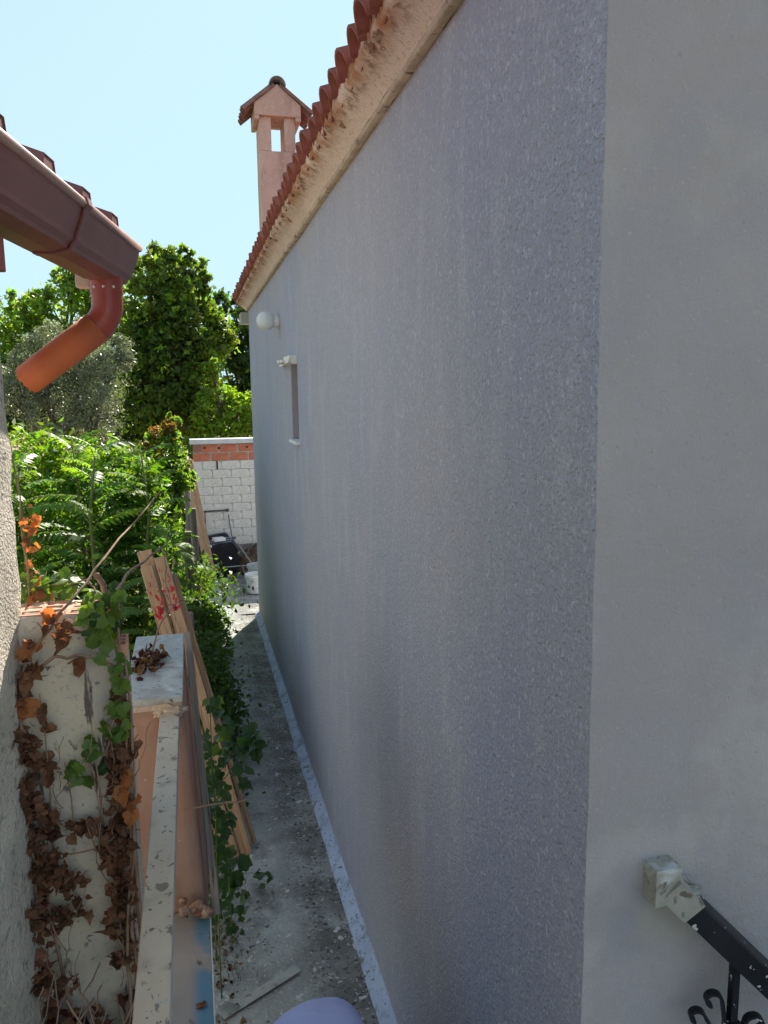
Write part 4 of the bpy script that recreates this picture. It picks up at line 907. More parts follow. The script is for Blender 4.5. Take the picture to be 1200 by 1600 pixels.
# olive tree
tree((-2.0, 14.2, 0), [(-1.75, 14.2, 3.9, .62, .6, .55), (-2.3, 14.2, 3.5, .6, .6, .6), (-1.45, 14.1, 3.35, .5, .5, .55), (-2.8, 14.2, 3.3, .5, .5, .5), (-1.6, 14.2, 2.8, .5, .5, .5), (-2.3, 14.3, 2.9, .5, .5, .5), (-1.25, 14.2, 3.75, .3, .3, .3)],
     30000, .065, 'leaf_olive', 'silvery grey green olive tree below the downpipe', 103, tr=.10, group=TG, aspect=.28, cat='olive tree', name='olive_tree', clump=26, spread=.2)
# right sparse tree beside the house corner
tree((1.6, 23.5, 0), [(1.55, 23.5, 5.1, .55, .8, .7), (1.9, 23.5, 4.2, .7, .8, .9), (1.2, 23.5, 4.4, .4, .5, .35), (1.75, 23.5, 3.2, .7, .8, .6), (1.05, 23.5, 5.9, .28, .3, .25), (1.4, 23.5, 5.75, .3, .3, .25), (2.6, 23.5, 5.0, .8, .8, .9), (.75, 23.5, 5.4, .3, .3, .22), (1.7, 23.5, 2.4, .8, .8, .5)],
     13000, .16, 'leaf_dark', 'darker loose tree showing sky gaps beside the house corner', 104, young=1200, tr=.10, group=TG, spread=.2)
# lime lit foliage
tree((.75, 19.4, 0), [(.75, 19.4, 3.15, .40, .5, .42), (.38, 19.3, 2.75, .32, .4, .35), (1.15, 19.4, 2.8, .45, .5, .45), (.60, 19.4, 3.85, .22, .3, .28), (.75, 19.3, 2.2, .65, .5, .35), (1.6, 19.4, 2.6, .5, .5, .5)], 7500, .12, 'leaf_lime', 'sunlit yellow green young tree glowing above the brick wall', 105, tr=.12, group=TG)
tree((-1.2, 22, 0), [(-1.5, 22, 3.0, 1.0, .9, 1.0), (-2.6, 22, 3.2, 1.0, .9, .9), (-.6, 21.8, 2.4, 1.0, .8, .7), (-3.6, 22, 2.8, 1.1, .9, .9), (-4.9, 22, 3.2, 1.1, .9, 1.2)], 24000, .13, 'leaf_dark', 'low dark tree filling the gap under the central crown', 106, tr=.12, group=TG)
# far wood
V = leaf_cloud([(x, 36 + (i % 3), 2.2 + 1.2 * math.sin(i * 1.9), 3, 2, 2.6) for i, x in enumerate(range(-22, 30, 3))], 26000, .36, 107, clump=30)
cloud_obj('wood', V, 'leaf_mid', label='distant mass of green trees behind the garden', kind='stuff')
# shrub with orange tips on fence corner
sh = tree((-.35, 10.6, 0), [(-.30, 10.6, 2.55, .24, .3, .25), (-.42, 10.6, 2.15, .34, .35, .35), (-.20, 10.6, 2.2, .18, .3, .3), (-.42, 10.6, 1.5, .28, .35, .4), (-.22, 10.6, 2.86, .10, .12, .16)], 13000, .055, 'leaf_mid', 'climbing shrub with orange tinted tips beside the brick wall', 108, tr=.03, cat='shrub', name='shrub')
cloud_obj('orange_tips', leaf_cloud([(-.36, 10.45, 2.74, .15, .12, .12), (-.27, 10.45, 2.84, .08, .1, .1), (-.46, 10.4, 2.56, .12, .1, .12)], 1100, .05, 109), 'leaf_orange', sh, label='orange tinted young leaves')
# undergrowth of the garden
V = np.concatenate([leaf_cloud([(-2.6 + .5 * i + .2 * math.sin(i * 3), 9.2 + .9 * (i % 3), .55 + .25 * math.sin(i * 2.3), .55, .7, .7) for i in range(6)], 13000, .075, 110),
                    leaf_cloud([(-4.5 + .9 * i, 17 + (i % 2), 1.2, .9, .8, 1.0) for i in range(6)], 10000, .13, 111),
                    leaf_cloud([(-1.3 + .3 * i, 5.9 + .6 * (i % 3), .35, .4, .5, .45) for i in range(4)], 6500, .06, 112)])
cloud_obj('undergrowth', V, 'leaf_dark', label='tangled low green undergrowth over the garden ground', kind='stuff')

# ---- feathery plants (compound leaves as separate parts)
def frond_mesh(L, pairs, ll, lw_, droop, seed, mat):
    rr = random.Random(seed); mb = MB(); pts = []
    for k in range(9):
        t = k / 8; pts.append(Vector((L * t * (1 - .12 * droop * t), 0, L * (.18 * t - droop * .55 * t * t))))
    mb.tube(pts, [.0045 * (1 - .7 * k / 8) for k in range(9)], 4, caps=False, mat=1)
    def P(t): i = min(7, int(t * 8)); f = t * 8 - i; return pts[i].lerp(pts[i + 1], f)
    items = [(t, s_) for t in np.linspace(.16, .95, pairs) for s_ in (-1, 1)] + [(1.0, 0)]
    for t, s_ in items:
        p = P(t); a = Vector((.45, s_ * 1.0, -.28 - .25 * rr.random())) if s_ else Vector((1, 0, -.5)); a.normalize()
        side_ = a.cross(Vector((rr.uniform(-.15, .15), rr.uniform(-.15, .15), 1))).normalized(); l = ll * (1 - .45 * abs(t - .45)) * rr.uniform(.85, 1.1); dn = Vector((0, 0, -l * .22)); w = lw_ * rr.uniform(.85, 1.1)
        mb.add([p, p + a * l * .35 + side_ * w + Vector((0, 0, .006)), p + a * l * .35 - side_ * w + Vector((0, 0, .006)), p + a * l * .72 + side_ * w * .6 + dn * .4, p + a * l * .72 - side_ * w * .6 + dn * .4, p + a * l + dn], [(0, 1, 2), (1, 3, 4, 2), (3, 5, 4)], 0)
    return mb.mesh('leaf', mats=[M[mat], M['green_stem']])
FR = [frond_mesh(.60, 10, .145, .027, .55 + .1 * k, k, 'leaf_frond') for k in range(4)]
FRl = [frond_mesh(.55, 9, .135, .026, .5 + .12 * k, k + 9, 'leaf_lime') for k in range(2)]
def feather_plant(x, y, h, n, label, seed, k=1.0, lime=.2, low=.25):
    t = thing('sumac_plant', (x, y, 0), label, 'plant', 'feathery leaved young trees in the garden'); rr = random.Random(seed)
    stem = [Vector((x, y, -.05)), Vector((x + rr.uniform(-.05, .05), y, h * .4)), Vector((x + rr.uniform(-.1, .1), y, h * .75)), Vector((x + rr.uniform(-.1, .1), y, h))]
    build('stem', MB().tube(stem, [.028, .022, .015, .007], 7), 'green_stem', t, smooth=True)
    for i in range(n):
        f = low + (1 - low) * (i + .5) / n; q = f * 3; j = min(2, int(q)); p = stem[j].lerp(stem[j + 1], q - j)
        az = i * 2.4 + rr.uniform(-.3, .3); el = rad(10 + 45 * (f - .5) + rr.uniform(-12, 12))
        s_ = k * (1.0 - .35 * (f ** 4)) * rr.uniform(.8, 1.15)
        me = rr.choice(FRl) if rr.random() < lime * (1.6 if f > .8 else .6) else rr.choice(FR)
        place('leaf', me, t, Matrix.Translation(p) @ Matrix.Rotation(az, 4, 'Z') @ Matrix.Rotation(-el, 4, 'Y') @ Matrix.Rotation(rr.uniform(-.3, .3), 4, 'X') @ Matrix.Scale(s_, 4))
fp = [(-.95, 8.2, 2.75, 26, 'tallest feathery leaved sapling, its straight green stem in the middle', 1.0, .45, .2), (-1.55, 8.0, 2.85, 24, 'feathery leaved sapling with bright yellow green tips at far left', .95, .7, .25),
      (-1.25, 9.2, 2.75, 22, 'feathery leaved sapling just behind and left of the tallest one', .95, .6, .25), (-.55, 8.9, 2.6, 22, 'feathery leaved sapling between the tallest one and the shrub', .85, .2, .25),
      (-2.0, 9.0, 2.7, 22, 'feathery leaved sapling rising behind the rough plaster wall edge', 1, .7, .25), (-1.35, 6.9, 1.75, 22, 'low feathery leaved sapling near the rough plaster wall', .75, .3, .15),
      (-.75, 6.9, 1.55, 22, 'low feathery leaved sapling above the hollow bricks', .7, .15, .15), (-.35, 8.1, 1.8, 20, 'dark feathery leaved sapling against the fence, left of planks', .75, .08, .15),
      (-.28, 9.8, 1.75, 18, 'feathery leaved sapling whose fronds touch the nearest fence post', .75, .05, .2), (-1.9, 7.4, 2.2, 20, 'half hidden feathery leaved sapling at the left edge of view', .85, .5, .2),
      (-.9, 10.6, 2.3, 22, 'feathery leaved sapling at the back before the olive tree', .9, .3, .3)]
for i, (x, y, h, n, lab, k, lime, low) in enumerate(fp): feather_plant(x, y, h, n, lab, 200 + i, k, lime, low)

V = leaf_cloud([(-1.1, 9.4, 1.7, .8, .6, .65), (-1.9, 9.5, 1.9, .7, .6, .65), (-.7, 9.6, 1.5, .45, .4, .6), (-1.4, 9.0, .9, .9, .6, .5), (-.9, 9.6, 2.05, .6, .5, .5), (-2.4, 8.8, 1.8, .6, .6, .7), (-.6, 9.3, 2.25, .3, .4, .3)], 11000, .10, 160, aspect=.33, clump=20, spread=.2, flat=.35)
cloud_obj('leafy_thicket', V, 'leaf_frond', label='dense backlit thicket of long green leaflets between the saplings', kind='stuff')
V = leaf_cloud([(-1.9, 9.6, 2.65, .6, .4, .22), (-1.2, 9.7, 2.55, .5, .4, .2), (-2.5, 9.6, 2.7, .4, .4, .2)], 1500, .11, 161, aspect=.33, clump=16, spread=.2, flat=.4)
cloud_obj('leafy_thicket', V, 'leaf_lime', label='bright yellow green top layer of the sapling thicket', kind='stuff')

# ---- shrubs along the left side of the path
for i, (blobs, n, sz, mat, lab) in enumerate([
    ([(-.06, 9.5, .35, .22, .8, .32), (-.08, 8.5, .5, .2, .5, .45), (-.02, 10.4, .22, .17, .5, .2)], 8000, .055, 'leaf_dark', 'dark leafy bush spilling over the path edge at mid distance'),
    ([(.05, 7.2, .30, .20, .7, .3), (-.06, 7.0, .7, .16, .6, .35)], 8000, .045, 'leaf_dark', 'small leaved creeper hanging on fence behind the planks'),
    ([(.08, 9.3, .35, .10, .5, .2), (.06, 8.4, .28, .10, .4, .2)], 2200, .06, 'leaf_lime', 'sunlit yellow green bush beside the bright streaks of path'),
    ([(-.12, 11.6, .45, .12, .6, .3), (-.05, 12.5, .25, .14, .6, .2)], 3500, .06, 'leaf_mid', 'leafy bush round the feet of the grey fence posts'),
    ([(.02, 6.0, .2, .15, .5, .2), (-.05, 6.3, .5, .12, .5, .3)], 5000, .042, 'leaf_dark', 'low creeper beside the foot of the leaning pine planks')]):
    t = thing('bush', (blobs[0][0], blobs[0][1], 0), lab, 'bush', 'bushes along the left side of the path')
    cloud_obj('foliage', leaf_cloud(blobs, n, sz, 300 + i, clump=14, spread=.25, aspect=.7), mat, t)
    mb = MB(); rr = random.Random(i)
    for q in range(10):
        b_ = rr.choice(blobs); e = Vector((b_[0] + rr.uniform(-.8, .8) * b_[3], b_[1] + rr.uniform(-.8, .8) * b_[4], b_[2] + rr.uniform(0, .8) * b_[5])); s0 = Vector((b_[0] - .08, b_[1] + rr.uniform(-.2, .2), -.02))
        mb.tube([s0, s0.lerp(e, .5) + Vector((rr.uniform(-.05, .05), 0, .05)), e], [.008, .006, .003], 4)
    build('stem', mb, 'dry_stem', t)

# ---- ivy leaves
def ivy_mesh(seed, mat, fold=.3, curl=0.0):
    rr = random.Random(seed); out = [(0, -.14), (.20, -.27), (.42, -.20), (.50, .0), (.45, .14), (.50, .34), (.34, .46), (.17, .58), (.0, .80), (-.17, .58), (-.34, .46), (-.50, .34), (-.45, .14), (-.50, .0), (-.42, -.20), (-.20, -.27)]
    out = [(x * rr.uniform(.88, 1.12), y * rr.uniform(.9, 1.1)) for x, y in out]
    def Z(x, y): return fold * abs(x) * .8 - .25 * max(0, y) ** 2 * (1 + 3 * curl) + curl * 1.2 * x * x * (1 if seed % 2 else -1) + .03 * rr.uniform(-1, 1) * (1 + 4 * curl)
    inner = [(x * .5, y * .5) for x, y in out]
    vs = [(0, .1, 0)] + [(x, y, Z(x, y) * .6) for x, y in inner] + [(x * (1 - .25 * curl), y, Z(x, y)) for x, y in out]; n = len(out)
    fs = [(0, 1 + (k + 1) % n, 1 + k) for k in range(n)] + [(1 + k, 1 + (k + 1) % n, 1 + n + (k + 1) % n, 1 + n + k) for k in range(n)]
    mb = MB().add([(x, y + .12, z) for x, y, z in vs], fs); mb.tube([(0, 0, 0), (.02, -.35, -.06)], .018, 3)
    return mb.mesh('leaf', mats=[M[mat]], smooth=True)
IV = [ivy_mesh(k, 'ivy_green') for k in range(5)]; ID = [ivy_mesh(k + 7, 'ivy_dark') for k in range(5)]
DD = [ivy_mesh(k + 20, 'dead_leaf', (.9, -.9, 1.3, .5, -.6, 1.6)[k], (.9, 1.2, .6, 1.5, .8, 1.2)[k]) for k in range(6)]; OR = [ivy_mesh(k + 40, 'orange_leaf', .6, .5) for k in range(3)]
def put_leaf(parent, me, p, s_, face=(0, -1, .25), hang=.5, rr=random):
    nrm = Vector(face) + Vector((rr.uniform(-1, 1), rr.uniform(-1, 1), rr.uniform(-1, 1))) * .8
    ydir = Vector((rr.uniform(-1, 1) * .8, rr.uniform(-.4, .4), -hang + rr.uniform(-.5, .5)))
    z = nrm.normalized(); y = (ydir - z * ydir.dot(z)).normalized(); x = y.cross(z)
    Mx = Matrix(((x.x * s_, y.x * s_, z.x * s_, p[0]), (x.y * s_, y.y * s_, z.y * s_, p[1]), (x.z * s_, y.z * s_, z.z * s_, p[2]), (0, 0, 0, 1)))
    return place('leaf', me, parent, Mx)
def crooked(pts, amp, rr, sub=4):
    P = [Vector(p) for p in pts]; out = []
    for i in range(len(P) - 1):
        for k in range(sub): out.append(P[i].lerp(P[i + 1], k / sub) + Vector((rr.uniform(-amp, amp), rr.uniform(-amp, amp) * .5, rr.uniform(-amp, amp))))
    return out + [P[-1]]
def vine(label, stems, leaves, group, seed, loc, stem_r=.004, stem_mat='dry_stem', name='ivy_vine', face=(0, -1, .25), hang=.5, cat='ivy'):
    """stems: list of polylines; leaves: (centre, spread xyz, count, size, meshes)"""
    rr = random.Random(seed); t = thing(name, loc, label, cat, group); mb = MB()
    for s_ in stems:
        P = crooked(s_, .006, rr); mb.tube(P, [stem_r * (1.2 - .7 * k / len(P)) for k in range(len(P))], 5)
    build('stem', mb, stem_mat, t, smooth=True)
    for c, sp, n, sz, meshes in leaves:
        for k in range(n):
            p = (c[0] + rr.uniform(-1, 1) * sp[0], c[1] + rr.uniform(-1, 1) * sp[1], c[2] + rr.uniform(-1, 1) * sp[2])
            put_leaf(t, rr.choice(meshes), p, sz * rr.uniform(.65, 1.25), face, hang, rr)
    return t
YL = LWY - .02
IG = 'ivy growing over the low white wall'
vine('green ivy tuft crowning the right end of the low white wall', [[(-.20, YL, 1.3), (-.21, YL - .01, 1.9), (-.20, YL, 2.35), (-.24, YL + .05, 2.62), (-.30, YL + .1, 2.7)], [(-.22, YL, 2.4), (-.21, YL, 2.65)]],
     [((-.255, YL + .0, 2.62), (.05, .06, .055), 60, .033, IV + ID[:2]), ((-.222, YL - .01, 2.45), (.018, .03, .06), 16, .034, IV), ((-.28, YL - .01, 2.54), (.025, .02, .03), 6, .042, IV), ((-.215, YL - .02, 2.33), (.022, .02, .05), 11, .034, IV), ((-.205, YL - .01, 2.26), (.02, .02, .04), 3, .07, DD)], IG, 1, (-.2, YL, 1.2))
vine('lime green ivy leaves lit behind the hollow bricks', [[(-.50, YL + .2, 2.5), (-.42, YL + .22, 2.66), (-.30, YL + .2, 2.68)]],
     [((-.40, YL + .22, 2.675), (.10, .04, .022), 22, .05, IV)], IG, 2, (-.4, YL + .2, 2.4), face=(0, -.6, .7))
vine('fresh green ivy sprig hanging low on the middle of white wall', [[(-.30, YL, 2.15), (-.32, YL - .01, 2.28)], [(-.27, YL, 2.2), (-.24, YL - .01, 2.33)], [(-.29, YL, 1.9), (-.295, YL - .01, 2.2)]],
     [((-.255, YL - .015, 2.30), (.022, .012, .02), 6, .036, IV), ((-.305, YL - .015, 2.26), (.022, .012, .03), 8, .036, IV), ((-.335, YL - .015, 2.20), (.02, .012, .03), 8, .04, IV), ((-.28, YL - .01, 2.20), (.02, .012, .03), 4, .035, ID)], IG, 3, (-.3, YL, 1.9))
DG = 'withered ivy stems on the low white wall'
vine('thick curtain of dead brown ivy at the left end of white wall', [[(-.50, YL, 1.3), (-.47, YL - .02, 1.8), (-.49, YL - .01, 2.3), (-.44, YL - .02, 2.5)], [(-.40, YL, 1.3), (-.44, YL - .01, 1.8), (-.46, YL - .01, 2.2)], [(-.53, YL - .03, 1.4), (-.51, YL - .03, 2.1)]],
     [((-.475, YL - .03, 2.22), (.035, .02, .10), 80, .030, DD), ((-.455, YL - .03, 2.02), (.045, .02, .12), 105, .029, DD), ((-.43, YL - .03, 1.85), (.05, .02, .12), 85, .029, DD), ((-.49, YL - .05, 1.72), (.04, .03, .14), 85, .030, DD), ((-.46, YL - .05, 1.5), (.08, .03, .12), 50, .034, DD), ((-.475, YL - .03, 2.42), (.018, .01, .05), 7, .044, DD + OR), ((-.50, YL - .05, 2.32), (.02, .02, .02), 4, .058, DD)], DG, 4, (-.47, YL, 1.1), .005)
vine('dead brown ivy packed between the white wall and the pillar', [[(-.21, YL, 1.2), (-.23, YL - .02, 1.7), (-.20, YL - .01, 2.2), (-.205, YL, 2.5)], [(-.19, YL, 1.3), (-.20, YL - .03, 1.9), (-.215, YL, 2.4)], [(-.24, YL - .03, 1.25), (-.25, YL - .04, 1.6), (-.205, YL - .02, 2.0)]],
     [((-.238, YL - .01, 2.10), (.022, .03, .16), 130, .029, DD), ((-.222, YL - .0, 2.32), (.012, .02, .08), 24, .031, DD), ((-.265, YL - .02, 1.98), (.03, .02, .08), 50, .029, DD), ((-.255, YL - .02, 1.75), (.035, .03, .15), 85, .030, DD), ((-.205, YL - .05, 2.12), (.012, .01, .06), 5, .046, OR)], DG, 5, (-.21, YL, 1.1), .006)
vine('thin dead ivy strand running up the middle of white wall', [[(-.425, YL, 1.95), (-.42, YL - .008, 2.2), (-.425, YL - .008, 2.42)], [(-.36, YL, 2.0), (-.375, YL - .01, 2.22)], [(-.46, YL, 1.95), (-.30, YL - .02, 1.96), (-.22, YL - .03, 2.02)]],
     [((-.42, YL - .012, 2.35), (.006, .006, .04), 6, .034, DD), ((-.42, YL - .012, 2.22), (.008, .006, .05), 7, .036, DD), ((-.425, YL - .012, 2.05), (.02, .006, .05), 12, .03, DD), ((-.34, YL - .015, 2.03), (.05, .01, .02), 20, .031, DD), ((-.36, YL - .015, 1.82), (.03, .01, .08), 14, .03, DD)], DG, 6, (-.42, YL, 1.9), .0025)
vine('orange dead ivy trailing diagonally across the hollow bricks', [[(-.475, YL - .02, 2.33), (-.455, YL - .02, 2.50), (-.40, YL - .02, 2.58), (-.34, YL, 2.66), (-.26, YL + .15, 2.74), (-.12, YL + .9, 2.85)], [(-.45, YL - .02, 2.48), (-.38, YL - .02, 2.52), (-.30, YL - .02, 2.52), (-.22, YL, 2.47)]],
     [((-.44, YL - .03, 2.55), (.02, .01, .03), 7, .036, OR + DD[:3]), ((-.375, YL - .02, 2.62), (.03, .01, .03), 8, .034, OR + DD[:5]), ((-.36, YL - .03, 2.585), (.015, .01, .015), 3, .05, DD), ((-.43, YL - .03, 2.495), (.02, .01, .015), 5, .055, DD), ((-.47, YL - .03, 2.42), (.012, .01, .03), 4, .055, OR), ((-.305, YL - .02, 2.505), (.004, .004, .004), 1, .055, DD)], DG, 7, (-.46, YL, 2.3), .005)
# orange leaves in sun on the rough wall edge
vine('orange sunlit dead ivy clinging to rough plaster wall edge', [[(-.47, 2.36, 2.6), (-.475, 2.38, 2.85), (-.47, 2.37, 3.0)]],
     [((-.455, 2.37, 2.78), (.018, .04, .16), 22, .024, OR + DD[:2]), ((-.45, 2.37, 2.85), (.01, .03, .02), 5, .03, OR), ((-.44, 2.38, 2.66), (.015, .03, .03), 8, .032, OR + IV[:2])], 'ivy on the rough plaster corner', 8, (-.47, 2.36, 2.5), .003)
# dead branch arching over from the garden
for lab, pts, r in (('long bare brown branch arching over the low wall to planks', [(-.30, 2.5, 2.66), (-.36, 3.4, 2.35), (-.40, 4.6, 2.2), (-.30, 5.4, 2.15), (-.22, 5.6, 2.17)], .010),
                    ('thin dark twig hanging down across the red stamped planks', [(-.22, 5.55, 2.17), (-.20, 5.2, 1.95), (-.13, 4.6, 1.9), (-.10, 4.0, 2.02)], .006),
                    ('thin brown twig curving over the marble pillar cap', [(-.22, 3.5, 2.05), (-.18, 3.8, 2.14), (-.10, 4.1, 2.16), (-.04, 4.2, 2.12)], .004),
                    ('straight bare twig poking out sideways past the pillar', [(-.10, 2.95, 1.62), (.03, 2.96, 1.62), (.16, 2.98, 1.61)], .004)):
    rr = random.Random(len(lab)); mb = MB(); P = crooked(pts, .008 if r > .005 else .003, rr); mb.tube(P, [r * (1.1 - .5 * k / len(P)) for k in range(len(P))], 6)
    tag(build('twig', mb, 'dry_stem', smooth=True), lab, 'twig', 'bare twigs round the pillar')
# tangled dry roots bottom left
rr = random.Random(77); mb = MB()
for k in range(26):
    a = Vector((rr.uniform(-.50, -.18), rr.uniform(1.9, 2.15), 1.15)); b_ = Vector((rr.uniform(-.42, -.19), rr.uniform(2.0, 2.17), rr.uniform(1.35, 1.75))); b_.x += rr.uniform(-.12, .12); mb.tube(crooked([a, a.lerp(b_, .3) + Vector((rr.uniform(-.09, .09), -.03, 0)), a.lerp(b_, .65) + Vector((rr.uniform(-.07, .07), -.05, .03)), b_], .011, rr, 5), rr.uniform(.0012, .003), 4)
for k in range(34):
    x0_ = rr.choice((rr.uniform(-.52, -.40), rr.uniform(-.28, -.21), rr.uniform(-.50, -.22))); z0_ = rr.uniform(1.3, 2.2); a = Vector((x0_, YL - .012, z0_)); b_ = a + Vector((rr.uniform(-.09, .09), rr.uniform(-.03, 0), rr.uniform(.08, .34)))
    mb.tube(crooked([a, a.lerp(b_, .5) + Vector((rr.uniform(-.03, .03), -.01, 0)), b_], .006, rr, 5), rr.uniform(.0009, .002), 4)
tag(build('dry_stems', mb, 'dry_stem'), 'tangle of bare dry ivy stems below the white wall', kind='stuff')
mb = MB(); mb.tube(crooked([(-.24, 1.72, 1.15), (-.21, 1.95, 1.35), (-.175, 2.1, 1.52)], .004, rr), [.030, .026, .022, .02, .02, .02, .02, .018, .016], 10); tag(build('root', mb, 'bark', smooth=True), 'thick pale woody ivy root curving beside the handrail', 'root')
# dead leaf litter (uncountable)
def litter(name, n, fn, size, meshes, label, seed):
    rr = random.Random(seed); mb = MB()
    src = [([tuple(v.co) for v in me.vertices], [tuple(p.vertices) for p in me.polygons]) for me in meshes]
    for k in range(n):
        p = fn(rr); s_ = size * rr.uniform(.6, 1.3); Mx = Matrix.Translation(p) @ Matrix.Rotation(rr.uniform(0, 6.3), 4, 'Z') @ Matrix.Rotation(rr.uniform(-.9, .9), 4, 'X') @ Matrix.Rotation(rr.uniform(-.9, .9), 4, 'Y') @ Matrix.Scale(s_, 4)
        v, f = rr.choice(src); mb.add([Mx @ Vector(q) for q in v], f)
    return tag(build(name, mb, meshes[0].materials[0], smooth=True), label, kind='stuff')
litter('leaf_litter', 900, lambda r: (lambda x, y: Vector((x, y, 1.12 + max(0, .30 * (y - 1.7) / .4) * r.uniform(.7, 1.1))))(r.uniform(-.62, -.17), r.uniform(1.3, 2.17)), .045, DD, 'deep litter of dead brown ivy leaves below the white wall', 5)
litter('leaf_litter', 70, lambda r: Vector((-.225 + r.gauss(0, .03), 3.42 + r.gauss(0, .07), 2.060 + r.uniform(0, .022))), .030, DD, 'small heap of dry brown leaves on the marble pillar cap', 6)
mb = MB().box((-1.6, .9, .9), (-.33, 2.3, 1.10)); tag(build('terrace', mb, 'soil'), 'earth floor of the nook left of the handrail', kind='structure')
o = litter('leaf_litter', 120, lambda r: Vector((-.02 + abs(r.gauss(0, .10)), r.uniform(3.3, 6.5), .012)), .028, DD, 'dry leaf fragments along the left edge of the path', 7)
tl = put_leaf(None, DD[2], (0, 0, 0), 1) if False else None
one = bpy.data.objects.new('dead_leaf', DD[1]); COL.objects.link(one); one.matrix_basis = orient((-.055, 2.50, 1.138), (0, 0, 1), (1, .3, 0), .05); tag(one, 'single curled brown leaf lying on the blue ledge', 'leaf')

# ---- path side ivy right of the pillar
SG = 'ivy climbing beside the leaning planks'
vine('dark glossy ivy spray reaching out over the path', [[(.0, 4.2, .0), (.02, 4.2, .6), (.05, 4.15, 1.15), (.20, 4.1, 1.35), (.27, 4.1, 1.42)], [(.05, 4.15, 1.1), (.13, 4.1, 1.2), (.2, 4.1, 1.12)]],
     [((.23, 4.1, 1.36), (.05, .06, .08), 20, .062, ID), ((.13, 4.1, 1.30), (.05, .05, .05), 12, .055, ID + IV[:1]), ((.19, 4.1, 1.18), (.03, .05, .06), 9, .055, ID)], SG, 11, (0, 4.2, 0), stem_mat='green_stem', face=(0, -.7, .7))
vine('bright ivy leaves climbing up beside the grey board', [[(.02, 3.9, .0), (.03, 3.9, .8), (.03, 3.85, 1.75)], [(.10, 4.2, .2), (.09, 4.1, .9)]],
     [((.055, 3.9, 1.66), (.035, .05, .05), 8, .055, IV + ID[:2]), ((.09, 3.9, 1.52), (.04, .05, .05), 9, .052, ID + IV), ((.08, 3.9, 1.35), (.03, .05, .07), 9, .05, ID + IV[:1]), ((.06, 3.95, 1.0), (.06, .08, .2), 34, .05, ID), ((.07, 4.1, .6), (.09, .2, .2), 44, .05, ID), ((.12, 4.3, .30), (.06, .2, .15), 26, .045, ID), ((.13, 4.1, .62), (.03, .05, .05), 4, .075, ID)], SG, 12, (.02, 3.9, 0), stem_mat='green_stem', face=(0.2, -.7, .6))
vine('mass of dark ivy filling the gap between pillar and planks', [[(.0, 4.8, 0), (.0, 4.8, .9), (-.02, 4.8, 1.3)]],
     [((.0, 4.6, .9), (.07, .3, .35), 90, .05, ID), ((.02, 4.5, .4), (.10, .4, .3), 90, .05, ID), ((-.10, 5.9, .8), (.10, .3, .4), 60, .05, ID)], SG, 13, (0, 4.8, 0), stem_mat='green_stem', face=(0.2, -.6, .6))
vine('tiny ivy sprig lying across the concrete path', [[(.18, 4.95, .05), (.27, 4.85, .09), (.33, 4.70, .05)]],
     [((.29, 4.85, .10), (.02, .03, .02), 4, .055, ID), ((.36, 4.80, .10), (.02, .03, .02), 4, .055, ID), ((.32, 4.74, .06), (.02, .02, .01), 3, .04, ID)], SG, 14, (.18, 4.95, 0), .003, 'green_stem', face=(0, -.3, 1))
# tufts of grass at the path edge
rr = random.Random(3); mb = MB()
for k in range(900):
    x = rr.gauss(.03, .07); y = rr.uniform(4.0, 8.5); h = rr.uniform(.03, .09); a = rr.uniform(0, 6.3); w = .003
    mb.add([(x - w, y, 0), (x + w, y, 0), (x + .3 * h * math.cos(a), y + .3 * h * math.sin(a), h)], [(0, 1, 2)])
for k in range(9000):
    x = rr.uniform(-5, -.2); y = rr.uniform(8, 20); h = rr.uniform(.05, .22); a = rr.uniform(0, 6.3); w = .007
    mb.add([(x - w, y, -.05), (x + w, y, -.05), (x + .5 * h * math.cos(a), y + .5 * h * math.sin(a), h)], [(0, 1, 2)])
tag(build('grass', mb, 'grass'), 'dry and green grass blades in the garden and path edge', kind='stuff')

# ================================================================== PERSON bending over on the path (only the back shows)
def skin_body(name, pts, edges, radii, mat, parent, root=0, sub=2):
    off = OFF[parent.name]; me = bpy.data.meshes.new(name); me.from_pydata([tuple(Vector(p) - off) for p in pts], edges, []); me.materials.append(M[mat])
    o = bpy.data.objects.new(name, me); COL.objects.link(o); o.parent = parent; OFF[o.name] = off
    md = o.modifiers.new('skin', 'SKIN'); md.use_smooth_shade = True
    for i, r in enumerate(radii):
        sv = me.skin_vertices[0].data[i]; sv.radius = r if isinstance(r, tuple) else (r, r); sv.use_root = (i == root)
    s_ = o.modifiers.new('sub', 'SUBSURF'); s_.levels = sub; s_.render_levels = sub
    return o
PX_, PY_ = .30, 2.62
pe = thing('person', (PX_ + .05, PY_, 0), 'person in a lavender shirt bending down on the path', 'person')
hip = Vector((.23, 2.56, .74)); ch_ = Vector((.305, 2.34, 1.02)); nk = Vector((.34, 2.10, .99)); hd = Vector((.35, 1.96, .91))
sL, sR = Vector((.15, 2.22, .96)), Vector((.49, 2.22, .96))
kL, kR, fL, fR = Vector((.14, 2.60, .46)), Vector((.36, 2.62, .46)), Vector((.14, 2.68, .07)), Vector((.38, 2.70, .07))
hL, hR = hip + Vector((-.09, 0, -.03)), hip + Vector((.09, 0, -.03))
eL, eR, wL, wR = sL + Vector((-.02, -.06, -.27)), sR + Vector((.02, -.06, -.27)), sL + Vector((.02, -.16, -.48)), sR + Vector((-.02, -.16, -.48))
B = [hip, ch_, nk, hd, sL, eL, wL, sR, eR, wR, hL, kL, fL, hR, kR, fR, hd + Vector((0, -.06, -.08)), fL + Vector((0, -.16, -.03)), fR + Vector((0, -.16, -.03))]
